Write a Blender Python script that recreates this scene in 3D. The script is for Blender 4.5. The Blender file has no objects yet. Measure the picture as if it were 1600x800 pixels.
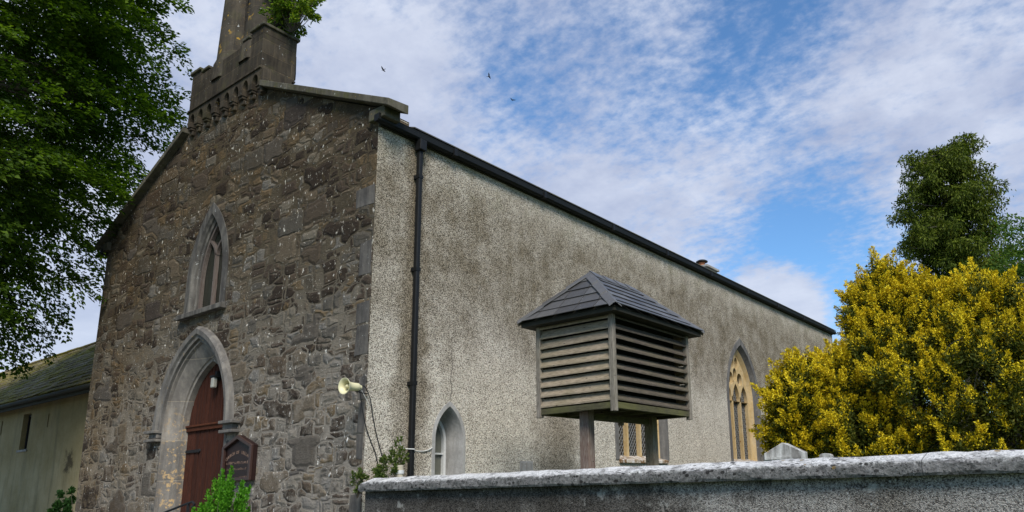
import bpy, bmesh, math, random
import numpy as np
from mathutils import Vector, Matrix
from mathutils.geometry import tessellate_polygon
S = bpy.context.scene
COL = S.collection
R = math.radians
random.seed(7)

# ------------------------------------------------------------------ camera
cd = bpy.data.cameras.new("camera"); cam = bpy.data.objects.new("camera", cd); COL.objects.link(cam)
cam.rotation_mode = 'QUATERNION'
CM = Matrix(((0.8111004659639182, 0.15266222738507884, 0.5646328704945731),
             (0.5842708091678139, -0.16646628728232082, -0.7943034234265431),
             (-0.027270050742580404, 0.9741583809846142, -0.2242137219037508)))
cam.location = (7.2104, -5.3861, 1.6)
cam.rotation_quaternion = CM.to_quaternion()
cd.sensor_width = 36; cd.lens = 1127.184 / 1600 * 36
cd.shift_x = -0.0818; cd.shift_y = 0.0623
cd.clip_start = 0.05; cd.clip_end = 2000
S.camera = cam

# ------------------------------------------------------------------ light, exposure
SUN_DIR = Vector((0.78, -0.60, 0.95)).normalized()       # towards the sun
elev = math.asin(SUN_DIR.z); azim = math.atan2(SUN_DIR.x, SUN_DIR.y)
sd = bpy.data.lights.new("sun", 'SUN'); sun = bpy.data.objects.new("sun", sd); COL.objects.link(sun)
sd.energy = 3.9; sd.angle = R(24); sd.color = (1, .95, .87)
sun.rotation_mode = 'QUATERNION'; sun.rotation_quaternion = SUN_DIR.to_track_quat('Z', 'Y')
S.view_settings.view_transform = 'Standard'; S.view_settings.look = 'None'
S.view_settings.exposure = 0.2; S.view_settings.gamma = 1; S.view_settings.use_curve_mapping = False
S.render.engine = 'CYCLES'

# ------------------------------------------------------------------ node helper
class NT:
    def __init__(s, nt):
        s.nt = nt; s.n = nt.nodes; s.l = nt.links; s.n.clear()
    def put(s, sock, v):
        if isinstance(v, bpy.types.NodeSocket): s.l.new(v, sock)
        elif v is not None:
            try: sock.default_value = v
            except Exception:
                sock.default_value = (*v, 1) if len(v) == 3 else v
    def node(s, t, **k):
        n = s.n.new(t)
        for a, b in k.items(): setattr(n, a, b)
        return n
    def math(s, op, a, b=None, c=None, clamp=False):
        n = s.node('ShaderNodeMath', operation=op, use_clamp=clamp)
        s.put(n.inputs[0], a); s.put(n.inputs[1], b)
        if c is not None: s.put(n.inputs[2], c)
        return n.outputs[0]
    def vmath(s, op, a, b=None):
        n = s.node('ShaderNodeVectorMath', operation=op)
        s.put(n.inputs[0], a); s.put(n.inputs[1], b)
        return n.outputs['Value'] if op in ('DOT_PRODUCT', 'LENGTH', 'DISTANCE') else n.outputs[0]
    def pos(s): return s.node('ShaderNodeNewGeometry').outputs['Position']
    def objc(s): return s.node('ShaderNodeTexCoord').outputs['Object']
    def sep(s, v):
        n = s.node('ShaderNodeSeparateXYZ'); s.put(n.inputs[0], v); return n.outputs
    def comb(s, x, y, z):
        n = s.node('ShaderNodeCombineXYZ')
        for i, v in enumerate((x, y, z)): s.put(n.inputs[i], v)
        return n.outputs[0]
    def noise(s, v, sc, det=4, rough=.55, dist=0, out=0):
        n = s.node('ShaderNodeTexNoise'); s.put(n.inputs['Vector'], v)
        n.inputs['Scale'].default_value = sc; n.inputs['Detail'].default_value = det
        n.inputs['Roughness'].default_value = rough; n.inputs['Distortion'].default_value = dist
        return n.outputs[out]
    def vor(s, v, sc, feat='F1', rnd=1, out='Distance', dim='3D', metric='EUCLIDEAN'):
        n = s.node('ShaderNodeTexVoronoi', feature=feat, voronoi_dimensions=dim)
        if feat == 'F1': n.distance = metric
        s.put(n.inputs['Vector'], v); n.inputs['Scale'].default_value = sc; n.inputs['Randomness'].default_value = rnd
        return n.outputs[out]
    def ramp(s, v, stops, interp='LINEAR'):
        n = s.node('ShaderNodeValToRGB'); s.put(n.inputs[0], v); cr = n.color_ramp; cr.interpolation = interp
        while len(cr.elements) > 1: cr.elements.remove(cr.elements[0])
        for i, (p, c) in enumerate(stops):
            e = cr.elements[0] if i == 0 else cr.elements.new(p)
            e.position = p; e.color = (c, c, c, 1) if isinstance(c, (int, float)) else (*c, 1)
        return n.outputs[0]
    def mr(s, v, a, b, c=0., d=1., smooth=False):
        n = s.node('ShaderNodeMapRange', interpolation_type='SMOOTHSTEP' if smooth else 'LINEAR')
        for i, x in enumerate((v, a, b, c, d)): s.put(n.inputs[i], x)
        return n.outputs[0]
    def mix(s, f, a, b, blend='MIX'):
        n = s.node('ShaderNodeMix', data_type='RGBA', blend_type=blend)
        s.put(n.inputs[0], f); s.put(n.inputs[6], a); s.put(n.inputs[7], b)
        return n.outputs[2]
    def bump(s, h, dist=.01, strength=1, nrm=None):
        n = s.node('ShaderNodeBump'); s.put(n.inputs['Height'], h)
        n.inputs['Distance'].default_value = dist; n.inputs['Strength'].default_value = strength
        if nrm is not None: s.l.new(nrm, n.inputs['Normal'])
        return n.outputs[0]
    def out(s, col, rough=.9, nrm=None, spec=.3, metal=0):
        b = s.node('ShaderNodeBsdfPrincipled'); s.put(b.inputs['Base Color'], col); s.put(b.inputs['Roughness'], rough)
        b.inputs['Specular IOR Level'].default_value = spec; b.inputs['Metallic'].default_value = metal
        if nrm is not None: s.l.new(nrm, b.inputs['Normal'])
        o = s.node('ShaderNodeOutputMaterial'); s.l.new(b.outputs[0], o.inputs[0]); return b
MATS = {}
def mat(name):
    m = bpy.data.materials.new(name); m.use_nodes = True; MATS[name] = m; return NT(m.node_tree)

# ------------------------------------------------------------------ world: Nishita blue with drifting cloud cover
w = bpy.data.worlds.new("World"); S.world = w; w.use_nodes = True
n = NT(w.node_tree)
sky = n.node('ShaderNodeTexSky', sky_type='NISHITA'); sky.sun_disc = False
sky.sun_elevation = elev; sky.sun_rotation = azim; sky.air_density = 1.15; sky.dust_density = .2; sky.ozone_density = 4.5
blue = n.node('ShaderNodeBackground'); n.put(blue.inputs[0], n.mix(1, sky.outputs[0], (.68, .89, 1.02), 'MULTIPLY')); blue.inputs[1].default_value = .15
dirv = n.node('ShaderNodeTexCoord').outputs['Generated']
dx, dy, dz = n.sep(dirv)
den = n.math('ADD', n.math('MAXIMUM', dz, 0.0), .22)
pl = n.comb(n.math('DIVIDE', dx, den), n.math('DIVIDE', dy, den), 0.)
big = n.noise(pl, 1.6, 6, .6, .4)
mid = n.noise(pl, 5.0, 5, .58, .2)
fine = n.noise(n.vmath('MULTIPLY', pl, (1.0, 1.2, 1)), 30, 4, .6, 0)
cov = n.math('ADD', n.math('MULTIPLY', big, .8), n.math('MULTIPLY', mid, .55))
cov = n.math('ADD', cov, n.math('MULTIPLY', n.math('SUBTRACT', fine, .5), .85))
BLOBS = [((-.614, .558, .558), .16, -.10), ((-.455, .675, .580), .11, .42), ((-.645, .625, .44), .17, .40),
         ((-.283, .868, .407), .16, .16), ((-.07, .87, .486), .17, .30), ((-.35, .91, .228), .055, 1.1),
         ((-.33, .75, .585), .16, -.13), ((-.50, .68, .53), .09, -.22), ((-.37, .88, .30), .08, -.36), ((-.26, .91, .305), .09, -.30),
         ((-.81, .344, .475), .25, .35), ((-.93, .301, .212), .2, .40), ((-.57, .64, .51), .08, -.15), ((-.43, .78, .45), .07, -.12),
         ((-.47, .80, .36), .12, .40), ((-.084, .947, .309), .12, .22), ((-.95, .273, .152), .1, .3), ((-.20, .80, .56), .08, -.12)]
for v, rad, amp in BLOBS:
    v = Vector(v).normalized()
    d = n.vmath('DOT_PRODUCT', dirv, tuple(v))
    t = n.mr(d, math.cos(rad * 1.5), 1.0, 0., 1., True)
    cov = n.math('ADD', cov, n.math('MULTIPLY', t, amp))
mask = n.mr(cov, .42, 1.16, 0., 1., True)
thick = n.mr(n.noise(pl, 3.1, 6, .6), .35, .65, 0, 1)
ccol = n.mix(thick, (.40, .46, .64), (.72, .77, .90))
lowc = n.mr(dz, .12, .42, 1., 0.)
ccol = n.mix(n.math('MULTIPLY', lowc, .6), ccol, (.66, .72, .86))
cl = n.node('ShaderNodeBackground'); n.put(cl.inputs[0], ccol); cl.inputs[1].default_value = .9
mx = n.node('ShaderNodeMixShader'); n.put(mx.inputs[0], n.math('MULTIPLY', mask, .93)); n.l.new(blue.outputs[0], mx.inputs[1]); n.l.new(cl.outputs[0], mx.inputs[2])
wo = n.node('ShaderNodeOutputWorld'); n.l.new(mx.outputs[0], wo.inputs[0])

# ------------------------------------------------------------------ mesh helpers
def place(o, parent):
    if parent is not None:
        o.parent = parent
    return o
class MB:
    def __init__(s): s.v = []; s.f = []
    def add(s, vs, fs):
        b = len(s.v); s.v += [tuple(v) for v in vs]; s.f += [tuple(i + b for i in f) for f in fs]; return s
    def box(s, x0, x1, y0, y1, z0, z1):
        return s.add([(x, y, z) for z in (z0, z1) for y in (y0, y1) for x in (x0, x1)],
                     [(0, 2, 3, 1), (4, 5, 7, 6), (0, 1, 5, 4), (2, 6, 7, 3), (0, 4, 6, 2), (1, 3, 7, 5)])
    def hexa(s, a, b):   # two quads of 4 points each
        return s.add(list(a) + list(b), [(3, 2, 1, 0), (4, 5, 6, 7), (0, 1, 5, 4), (1, 2, 6, 5), (2, 3, 7, 6), (3, 0, 4, 7)])
    def beam(s, p, q, w, h, up=(0, 0, 1)):
        p, q = Vector(p), Vector(q); d = (q - p).normalized(); a = d.cross(Vector(up)).normalized() * w / 2; u = a.cross(d).normalized() * h / 2
        return s.hexa([p - a - u, p + a - u, p + a + u, p - a + u], [q - a - u, q + a - u, q + a + u, q - a + u])
    def tube(s, pts, r, seg=8, cap=True):
        pts = [Vector(p) for p in pts]; k = len(pts); rr = r if isinstance(r, (list, tuple)) else [r] * k
        base = len(s.v); prev = None
        for i, p in enumerate(pts):
            d = (pts[min(i + 1, k - 1)] - pts[max(i - 1, 0)]).normalized()
            a = d.orthogonal().normalized() if prev is None else (prev - d * prev.dot(d)).normalized()
            prev = a; b = d.cross(a)
            for j in range(seg):
                t = 2 * math.pi * j / seg; s.v.append(tuple(p + (a * math.cos(t) + b * math.sin(t)) * rr[i]))
        for i in range(k - 1):
            for j in range(seg):
                a0 = base + i * seg + j; a1 = base + i * seg + (j + 1) % seg
                s.f.append((a0, a1, a1 + seg, a0 + seg))
        if cap:
            s.f.append(tuple(base + j for j in range(seg))[::-1]); s.f.append(tuple(base + (k - 1) * seg + j for j in range(seg)))
        return s
    def lathe(s, c, axis, prof, seg=24):  # prof: (t along axis, radius)
        c = Vector(c); d = Vector(axis).normalized(); a = d.orthogonal().normalized(); b = d.cross(a); base = len(s.v)
        for t, r in prof:
            for j in range(seg):
                th = 2 * math.pi * j / seg; s.v.append(tuple(c + d * t + (a * math.cos(th) + b * math.sin(th)) * r))
        for i in range(len(prof) - 1):
            for j in range(seg):
                a0 = base + i * seg + j; a1 = base + i * seg + (j + 1) % seg; s.f.append((a0, a1, a1 + seg, a0 + seg))
        return s
    def loft(s, loops, closed=False):   # loops: equal length lists of 3D points
        m = len(loops[0]); base = len(s.v)
        for L in loops: s.v += [tuple(p) for p in L]
        for i in range(len(loops) - 1):
            for j in range(m if closed else m - 1):
                a = base + i * m + j; b = base + i * m + (j + 1) % m
                s.f.append((a, b, b + m, a + m))
        return s
    def poly(s, outer, mp, d0, d1=None, holes=()):
        """2D outline with holes, mapped by mp(u, z, depth); a slab from d0 to d1"""
        rings = [outer] + list(holes)
        flat = [p for r_ in rings for p in r_]
        tris = tessellate_polygon([[Vector((p[0], p[1], 0)) for p in r_] for r_ in rings])
        b = len(s.v); s.v += [tuple(mp(p[0], p[1], d0)) for p in flat]; s.f += [tuple(b + i for i in t) for t in tris]
        if d1 is not None:
            c = len(s.v); s.v += [tuple(mp(p[0], p[1], d1)) for p in flat]; s.f += [tuple(c + i for i in t) for t in tris]
            k = 0
            for r_ in rings:
                m = len(r_)
                for i in range(m):
                    i0, i1 = k + i, k + (i + 1) % m
                    s.f.append((b + i0, b + i1, c + i1, c + i0))
                k += m
        return s
    def build(s, name, m, parent=None, smooth=False, bevel=0, seg=2, ang=35):
        me = bpy.data.meshes.new(name); me.from_pydata([tuple(v) for v in s.v], [], s.f)
        bm = bmesh.new(); bm.from_mesh(me); bmesh.ops.remove_doubles(bm, verts=bm.verts, dist=1e-5)
        bmesh.ops.recalc_face_normals(bm, faces=bm.faces); bm.to_mesh(me); bm.free()
        if parent is not None:
            me.transform(Matrix.Translation(-parent_world(parent)))
        o = bpy.data.objects.new(name, me); COL.objects.link(o); me.materials.append(MATS[m] if isinstance(m, str) else m)
        place(o, parent)
        if smooth:
            me.shade_smooth()
            try: me.set_sharp_from_angle(angle=R(ang))
            except Exception: pass
        if bevel:
            b = o.modifiers.new("bevel", 'BEVEL'); b.width = bevel; b.segments = seg; b.limit_method = 'ANGLE'; b.angle_limit = R(30)
        return o
def parent_world(o):
    v = Vector((0, 0, 0))
    while o is not None: v += o.location; o = o.parent
    return v
def tag(o, label, cat, group=None, kind=None):
    if label: o["label"] = label
    if cat: o["category"] = cat
    if group: o["group"] = group
    if kind: o["kind"] = kind
    return o
def thing(name, label, cat, loc=(0, 0, 0), group=None):
    o = bpy.data.objects.new(name, None); COL.objects.link(o); o.location = loc; o.empty_display_size = .2
    return tag(o, label, cat, group)
def arch(c, a, z0, zs, za, k=14):
    """pointed arch polyline, bottom left, up, apex, down to bottom right"""
    h = za - zs
    r = (a * a + h * h) / (2 * a)
    pts = [(c - a, z0)]
    th = math.atan2(h, r - a)
    for i in range(k + 1):
        t = th * i / k
        pts.append((c - a + r - r * math.cos(t), zs + r * math.sin(t)))
    L = pts[:]
    Rr = [(2 * c - x, z) for x, z in reversed(L[:-1])]
    return L + Rr
FX = lambda u, z, d: (u, d, z)            # facade plane, depth inwards +Y
SX = lambda u, z, d: (-d, u, z)           # side wall plane, depth inwards -X
def ring(prof, mp, d): return [mp(u, z, d) for u, z in prof]
# ------------------------------------------------------------------ materials
def add(n, a, b): return n.math('ADD', a, b)
def mul(n, a, b): return n.math('MULTIPLY', a, b)
def spots(n, v, sc, size, dens_noise_sc, lo, hi):
    """irregular specks: small cells that only show where a slow noise allows"""
    d = n.vor(v, sc, rnd=1)
    m = n.math('LESS_THAN', add(n, d, mul(n, n.noise(v, sc * 2.5, 2), .12)), size + .06)
    return mul(n, m, n.mr(n.noise(v, dens_noise_sc, 3), lo, hi))
def blotch(n, v, sc, th, csc, clo, w=.03):
    return mul(n, n.mr(n.noise(v, sc, 5, .68), th, th + w), n.mr(n.noise(n.vmath('ADD', v, (5, 9, 2)), csc, 3), clo, clo + .07))
# rubble stone of the gable front
n = mat('rubble'); P = n.pos(); x, y, z = n.sep(P)
wv = n.vmath('SUBTRACT', n.noise(P, 1.3, 3, out=1), (.5, .5, .5)); wv2 = n.vmath('SUBTRACT', n.noise(P, 6, 4, .65, out=1), (.5, .5, .5))
wx, wy, wz = n.sep(wv); vx, vy, vz = n.sep(wv2)
U = add(n, add(n, x, mul(n, wx, .30)), mul(n, vx, .06)); V = add(n, add(n, z, mul(n, wz, .16)), mul(n, vz, .04))
v1 = n.comb(U, mul(n, V, 1.75), 0.)
def cells(v, sc, rnd):
    c = n.sep(n.vor(v, sc, out='Color', rnd=rnd, metric='CHEBYCHEV'))
    f2 = n.node('ShaderNodeTexVoronoi', feature='F2', voronoi_dimensions='3D', distance='CHEBYCHEV'); n.put(f2.inputs['Vector'], v); f2.inputs['Scale'].default_value = sc; f2.inputs['Randomness'].default_value = rnd
    return c, n.math('SUBTRACT', f2.outputs['Distance'], n.vor(v, sc, rnd=rnd, metric='CHEBYCHEV'))
big_c, big_e = cells(v1, 1.75, .8)
sm_c, sm_e = cells(v1, 3.2, .85)
isbig = n.math('GREATER_THAN', big_c[0], .80)
e_b = mul(n, big_e, .5 / 1.75); e_s = mul(n, sm_e, 0.5 / 3.2)
e = n.mix(isbig, n.math('MINIMUM', e_s, e_b), e_b)
idr = n.mix(isbig, sm_c[0], big_c[1]); idg = n.mix(isbig, sm_c[1], big_c[2])
stone = n.ramp(idr, [(0, (.036, .028, .022)), (.15, (.075, .06, .047)), (.3, (.12, .103, .082)), (.43, (.088, .085, .08)), (.56, (.155, .147, .132)), (.68, (.062, .05, .042)),
                     (.8, (.125, .098, .064)), (.9, (.15, .15, .15)), (1, (.085, .072, .055))], 'CONSTANT')
g1 = n.noise(P, 9, 5, .7); g2 = n.noise(P, 38, 4, .75); g3 = n.noise(P, 2.2, 4, .6)
stone = n.mix(1, stone, n.mix(g1, (.55, .52, .48), (1.5, 1.48, 1.42)), 'MULTIPLY')
stone = n.mix(1, stone, n.mix(g2, (.45, .45, .45), (1.6, 1.6, 1.6)), 'MULTIPLY')
hz = n.mr(z, 2.2, 5.4, 1, 0, True)
mort = n.mix(hz, n.mix(g1, (.055, .047, .033), (.14, .12, .085)), n.mix(g1, (.12, .11, .095), (.37, .345, .305)))
mort = n.mix(1, mort, n.mix(g2, (.6, .6, .6), (1.4, 1.4, 1.4)), 'MULTIPLY')
mw = add(n, -.004, mul(n, n.noise(P, 3.2, 3), .036))
mm = n.mr(add(n, e, mul(n, n.math('SUBTRACT', g2, .5), .02)), mul(n, mw, .45), mw, 1, 0, True)
smear = mul(n, n.mr(add(n, n.noise(P, 5, 6, .75), mul(n, hz, .10)), .55, .68), .6)     # mortar smeared over the stones
col = n.mix(n.math('MAXIMUM', mm, smear), stone, mort)
crack = n.mr(e, 0, .006, .55, 0); col = n.mix(mul(n, crack, n.mr(g3, .4, .6)), col, (.03, .025, .02))
# brown algae cast on the upper wall and left flank
br = n.math('MAXIMUM', n.mr(z, 4.2, 7.2, 0, .75, True), n.mr(x, -4.6, -7.4, 0, .9, True))
col = n.mix(mul(n, br, n.mr(n.noise(P, 1.1, 4), .3, .65)), col, n.mix(1, col, (.66, .55, .39), 'MULTIPLY'))
moss = mul(n, n.mr(n.noise(P, 4.5, 4, .7), .60, .70), n.mr(z, 5.2, 7.5, .1, .8))
col = n.mix(moss, col, n.mix(g2, (.07, .06, .02), (.20, .15, .045)))
och = mul(n, n.mr(n.noise(n.vmath('ADD', P, (7, 3, 1)), 3.6, 4, .7), .62, .72), .7)
col = n.mix(och, col, n.mix(g2, (.10, .07, .035), (.26, .19, .10)))
wsp = blotch(n, n.comb(x, 0., mul(n, z, .6)), 13, .62, 1.3, .45)
wsp2 = blotch(n, n.comb(add(n, x, 3.), 1., mul(n, z, .7)), 26, .62, 1.7, .42)
ws = n.math('MAXIMUM', wsp, mul(n, wsp2, .85))
col = n.mix(mul(n, ws, .9), col, (.85, .85, .82))
col = n.mix(1, col, n.mix(hz, (.86, .78, .67), (1.04, .97, .89)), 'MULTIPLY')
dkb = mul(n, isbig, n.math('GREATER_THAN', big_c[1], .55)); col = n.mix(mul(n, dkb, .6), col, (.045, .036, .03))
h = add(n, mul(n, n.mr(e, 0, .05, 0, 1, True), .55), add(n, mul(n, idg, .45), add(n, mul(n, g1, .5), mul(n, g2, .45))))
h = add(n, h, mul(n, smear, -.15))
n.out(col, .92, n.bump(h, .038, 1), .2)
# roughcast of the long side wall
def roughcast(name, base, dark, stain_top, seed=(0, 0, 0), pebble=100, dens=.22, church=False):
    n = mat(name); P = n.vmath('ADD', n.pos(), seed); x, y, z = n.sep(P)
    pcol = n.sep(n.vor(P, pebble, out='Color')); pd = n.vor(P, pebble)
    cl = n.noise(P, .8, 6, .68); s = n.noise(n.comb(x, mul(n, y, 1.6), mul(n, z, .35)), 1.6, 6, .65); md = n.noise(n.vmath('ADD', P, (3, 1, 7)), 2.6, 6, .7)
    if church:
        pipe = mul(n, n.mr(add(n, n.math('ABSOLUTE', n.math('SUBTRACT', y, .66)), mul(n, n.math('SUBTRACT', md, .5), -.8)), .10, .46, .95, 0, True), n.mr(z, 1.8, 3.4, .5, 1))
        corner = mul(n, n.mr(y, .10, .6, .35, .1), n.mr(md, .35, .6))
        zz = add(n, z, mul(n, n.math('SUBTRACT', cl, .5), -2.6))
        band = mul(n, mul(n, n.mr(zz, 2.7, 4.5, 0, 1, True), n.mr(z, 5.5, 6.2, 1, .45, True)), n.mr(md, .30, .62, .42, 1.0))
        und = mul(n, mul(n, n.mr(add(n, n.math('ABSOLUTE', n.math('SUBTRACT', y, 3.7)), mul(n, n.math('SUBTRACT', md, .5), -1.6)), .1, 1.0, .75, 0, True), n.mr(z, 3.4, 2.4, 0, 1, True)), 1.)
        st = n.math('MAXIMUM', n.math('MAXIMUM', pipe, band), n.math('MAXIMUM', und, corner)); st = add(n, st, n.mr(s, .5, .75, 0, .30))
    else:
        st = add(n, mul(n, n.mr(s, .42, .68), .5), n.mr(cl, .45, .75, 0, .3))
    st = n.mr(st, .05, 1.15, 0, 1)
    idx = n.math('SUBTRACT', pcol[0], mul(n, st, .26))
    c = n.ramp(idx, [(0, dark), (dens * .5, tuple(a * 1.9 for a in dark)), (dens, tuple(a * .68 for a in base)), (dens + .2, base), (.8, tuple(a * 1.12 for a in base)), (.93, tuple(min(.8, a * 1.35) for a in base))], 'CONSTANT')
    m1 = n.noise(P, 7, 5, .7); m2 = n.noise(P, 24, 3, .75)
    c = n.mix(1, c, n.mix(m1, (.76, .75, .73), (1.22, 1.22, 1.22)), 'MULTIPLY')
    c = n.mix(1, c, n.mix(m2, (.72, .71, .69), (1.28, 1.28, 1.28)), 'MULTIPLY')
    c = n.mix(mul(n, st, .95), c, n.mix(1, c, (.37, .325, .25), 'MULTIPLY'))
    if church:
        gr = mul(n, n.mr(n.noise(P, 2.3, 4, .7), .5, .68), n.mr(z, 5.6, 6.25, 0, .6)); c = n.mix(gr, c, (.13, .13, .055))
    return n, P, c, pd, m2
n, P, c, pd, m2 = roughcast('roughcast', (.63, .575, .485), (.155, .135, .108), .0, church=True)
x, y, z = n.sep(P)
# rust run and a long hairline crack above the lancet
rust = mul(n, n.mr(n.math('ABSOLUTE', n.math('SUBTRACT', y, .71)), .0, .05, 1, 0), mul(n, n.mr(z, 2.3, 2.5), n.mr(z, 3.0, 2.8)))
c = n.mix(mul(n, rust, n.mr(n.noise(P, 20, 3), .4, .6)), c, (.20, .055, .02))
yy = add(n, y, mul(n, n.math('SUBTRACT', n.noise(n.comb(0., 0., z), 3.5, 5, .7), .5), .35))
ck = mul(n, n.mr(n.math('ABSOLUTE', n.math('SUBTRACT', yy, 1.35)), .002, .012, 1, 0), mul(n, n.mr(z, 2.7, 2.75), n.mr(z, 3.7, 3.3)))
c = n.mix(mul(n, ck, .8), c, (.06, .05, .04))
n.out(c, .95, n.bump(add(n, mul(n, n.math('SUBTRACT', 1, pd), 1.), m2), .012, .9), .15)
# boundary wall render: dark left, paler to the right
n, P, c, pd, m2 = roughcast('boundary_render', (.33, .305, .28), (.085, .076, .07), .0, (3, 5, 0), 130, .28)
x, y, z = n.sep(P)
g = n.noise(P, 1.4, 5, .7); dk = n.mr(add(n, mul(n, g, 1.6), n.mr(x, 6.2, 10., 0, .62)), .92, 1.2, 1, 0, True)
c = n.mix(mul(n, dk, .9), c, n.mix(1, c, (.27, .265, .26), 'MULTIPLY')); c = n.mix(n.mr(n.noise(P, 3.5, 6, .75), .52, .62, 0, .6), c, n.mix(1, c, (.45, .44, .42), 'MULTIPLY')); c = n.mix(n.mr(n.noise(n.vmath('ADD', P, (4, 4, 4)), 6, 6, .75), .58, .66, 0, .6), c, (.42, .40, .36))
ck = n.vor(n.vmath('ADD', P, n.vmath('MULTIPLY', n.noise(P, 5, 4, .7, out=1), (.25, .25, .25))), .9, feat='DISTANCE_TO_EDGE')
c = n.mix(mul(n, n.mr(ck, .002, .006, .8, 0), n.mr(g, .5, .55)), c, (.02, .02, .02))
wh = spots(n, P, 14, .10, 2.2, .5, .62); c = n.mix(mul(n, wh, .7), c, (.55, .54, .52))
n.out(c, .95, n.bump(add(n, mul(n, pd, -1), m2), .008, .8), .15)
# white lichened coping of the boundary wall
n = mat('lichened_coping'); P = n.pos(); x, y, z = n.sep(P)
a = n.noise(P, 6, 6, .72); b = n.noise(P, 26, 5, .75); c3 = n.noise(P, 90, 3, .7); sl = n.noise(n.comb(add(n, mul(n, x, 3), mul(n, z, 6)), y, mul(n, z, 1)), 3, 5, .7)
c = n.mix(n.mr(b, .3, .7), (.50, .485, .455), (.90, .88, .84))
c = n.mix(mul(n, n.mr(add(n, a, mul(n, sl, .6)), .80, .95), .8), c, (.19, .18, .165))
c = n.mix(1, c, n.mix(c3, (.72, .72, .72), (1.2, 1.2, 1.2)), 'MULTIPLY')
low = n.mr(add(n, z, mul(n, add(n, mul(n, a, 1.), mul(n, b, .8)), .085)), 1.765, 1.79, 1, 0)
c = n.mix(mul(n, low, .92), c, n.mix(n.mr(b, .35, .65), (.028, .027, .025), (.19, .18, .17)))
bs = spots(n, n.comb(mul(n, x, .7), y, z), 20, .26, 2.6, .40, .50); bs2 = spots(n, n.comb(x, mul(n, y, 1.3), z), 44, .26, 4, .40, .50)
c = n.mix(n.math('MAXIMUM', mul(n, bs, .9), mul(n, bs2, .75)), c, (.022, .02, .018))
jt = n.math('ABSOLUTE', n.math('SUBTRACT', n.math('FRACT', add(n, n.math('DIVIDE', x, 1.37), mul(n, n.noise(P, 5, 3), .02))), .5)); c = n.mix(n.mr(jt, .001, .0045, .75, 0), c, (.04, .038, .035))
org = spots(n, n.comb(x, y, z), 6, .12, 1.7, .55, .6); c = n.mix(mul(n, org, .9), c, n.mix(b, (.12, .075, .02), (.42, .26, .05)))
n.out(c, .92, n.bump(add(n, add(n, b, mul(n, c3, .6)), mul(n, bs, -.5)), .018, 1), .2)
# dressed stone
def dressed(name, cols, lichen=None, blocks=None, moss=0):
    n = mat(name); P = n.pos(); x, y, z = n.sep(P)
    a = n.noise(P, 3.5, 5, .65); b = n.noise(P, 22, 5, .72); st = n.noise(n.comb(mul(n, x, 5), mul(n, y, 5), mul(n, z, .7)), 2, 4, .6)
    c = n.mix(n.mr(a, .3, .7), cols[0], cols[1]); c = n.mix(n.mr(st, .45, .72), c, cols[2])
    c = n.mix(1, c, n.mix(b, (.66, .66, .66), (1.35, 1.35, 1.35)), 'MULTIPLY')
    h = mul(n, b, .4)
    if blocks:
        bn = n.node('ShaderNodeTexBrick'); n.put(bn.inputs['Vector'], n.comb(add(n, x, y), z, 0.)); bn.offset = .5
        bn.inputs['Scale'].default_value = 1; bn.inputs['Brick Width'].default_value = blocks[0]; bn.inputs['Row Height'].default_value = blocks[1]
        bn.inputs['Mortar Size'].default_value = .006; bn.inputs['Mortar Smooth'].default_value = .3
        bn.inputs['Color1'].default_value = (.75, .75, .75, 1); bn.inputs['Color2'].default_value = (1.25, 1.22, 1.18, 1); bn.inputs['Mortar'].default_value = (1.8, 1.7, 1.5, 1)
        c = n.mix(1, c, bn.outputs[0], 'MULTIPLY'); h = add(n, h, mul(n, bn.outputs['Fac'], -.6))
    if lichen:
        lm = blotch(n, n.vmath('ADD', P, (1, 2, 3)), lichen[0], lichen[2], 1.6, .40, .05)
        if name == 'door_surround_stone': lm = mul(n, n.mr(n.noise(P, 13, 5, .7), .54, .60), mul(n, mul(n, n.mr(x, -4.80, -4.92), n.mr(x, -5.12, -5.04)), n.mr(add(n, z, mul(n, a, .6)), 3.3, 2.9)))
        c = n.mix(mul(n, lm, .9), c, lichen[1])
    if moss: c = n.mix(mul(n, n.mr(n.noise(P, 5, 5, .7), .52, .66), moss), c, (.075, .075, .022))
    ws = blotch(n, P, 20, .64, 3, .5); c = n.mix(mul(n, ws, .7), c, (.5, .5, .47))
    n.out(c, .9, n.bump(h, .012, .9), .12)
dressed('grey_limestone', ((.08, .075, .07), (.135, .127, .118), (.18, .168, .15)))
dressed('sill_stone', ((.045, .041, .037), (.09, .083, .074), (.18, .165, .14)))
dressed('hood_stone', ((.09, .082, .074), (.155, .143, .128), (.22, .20, .17)), (10, (.35, .22, .07), .62))
dressed('door_surround_stone', ((.13, .118, .105), (.20, .182, .16), (.26, .235, .20)), (11, (.46, .31, .15), .58), (2.9, .62))
dressed('quoin_stone', ((.05, .045, .041), (.10, .092, .083), (.16, .142, .12)))
dressed('turret_stone', ((.026, .021, .016), (.056, .047, .036), (.075, .06, .042)), (7, (.26, .17, .04), .66), (.62, .235), .25)
dressed('turret_shaft_stone', ((.034, .029, .023), (.066, .057, .045), (.085, .07, .05)), (7, (.34, .20, .03), .60), (.9, .5), .2)
dressed('coping_stone', ((.05, .044, .032), (.10, .09, .066), (.125, .112, .085)), (14, (.30, .19, .05), .64), None, .6)
dressed('gravestone_stone', ((.12, .11, .10), (.34, .33, .31), (.66, .66, .63)), (9, (.42, .24, .06), .60))
dressed('plaster', ((.28, .27, .25), (.40, .385, .36), (.22, .21, .195)))
dressed('sandstone', ((.40, .275, .125), (.52, .38, .19), (.44, .35, .22)), (12, (.24, .13, .04), .6))
dressed('sandstone_sill', ((.30, .25, .18), (.56, .50, .42), (.62, .6, .57)), (9, (.14, .07, .02), .50))
dressed('concrete', ((.22, .20, .18), (.33, .31, .28), (.38, .36, .33)))
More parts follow.
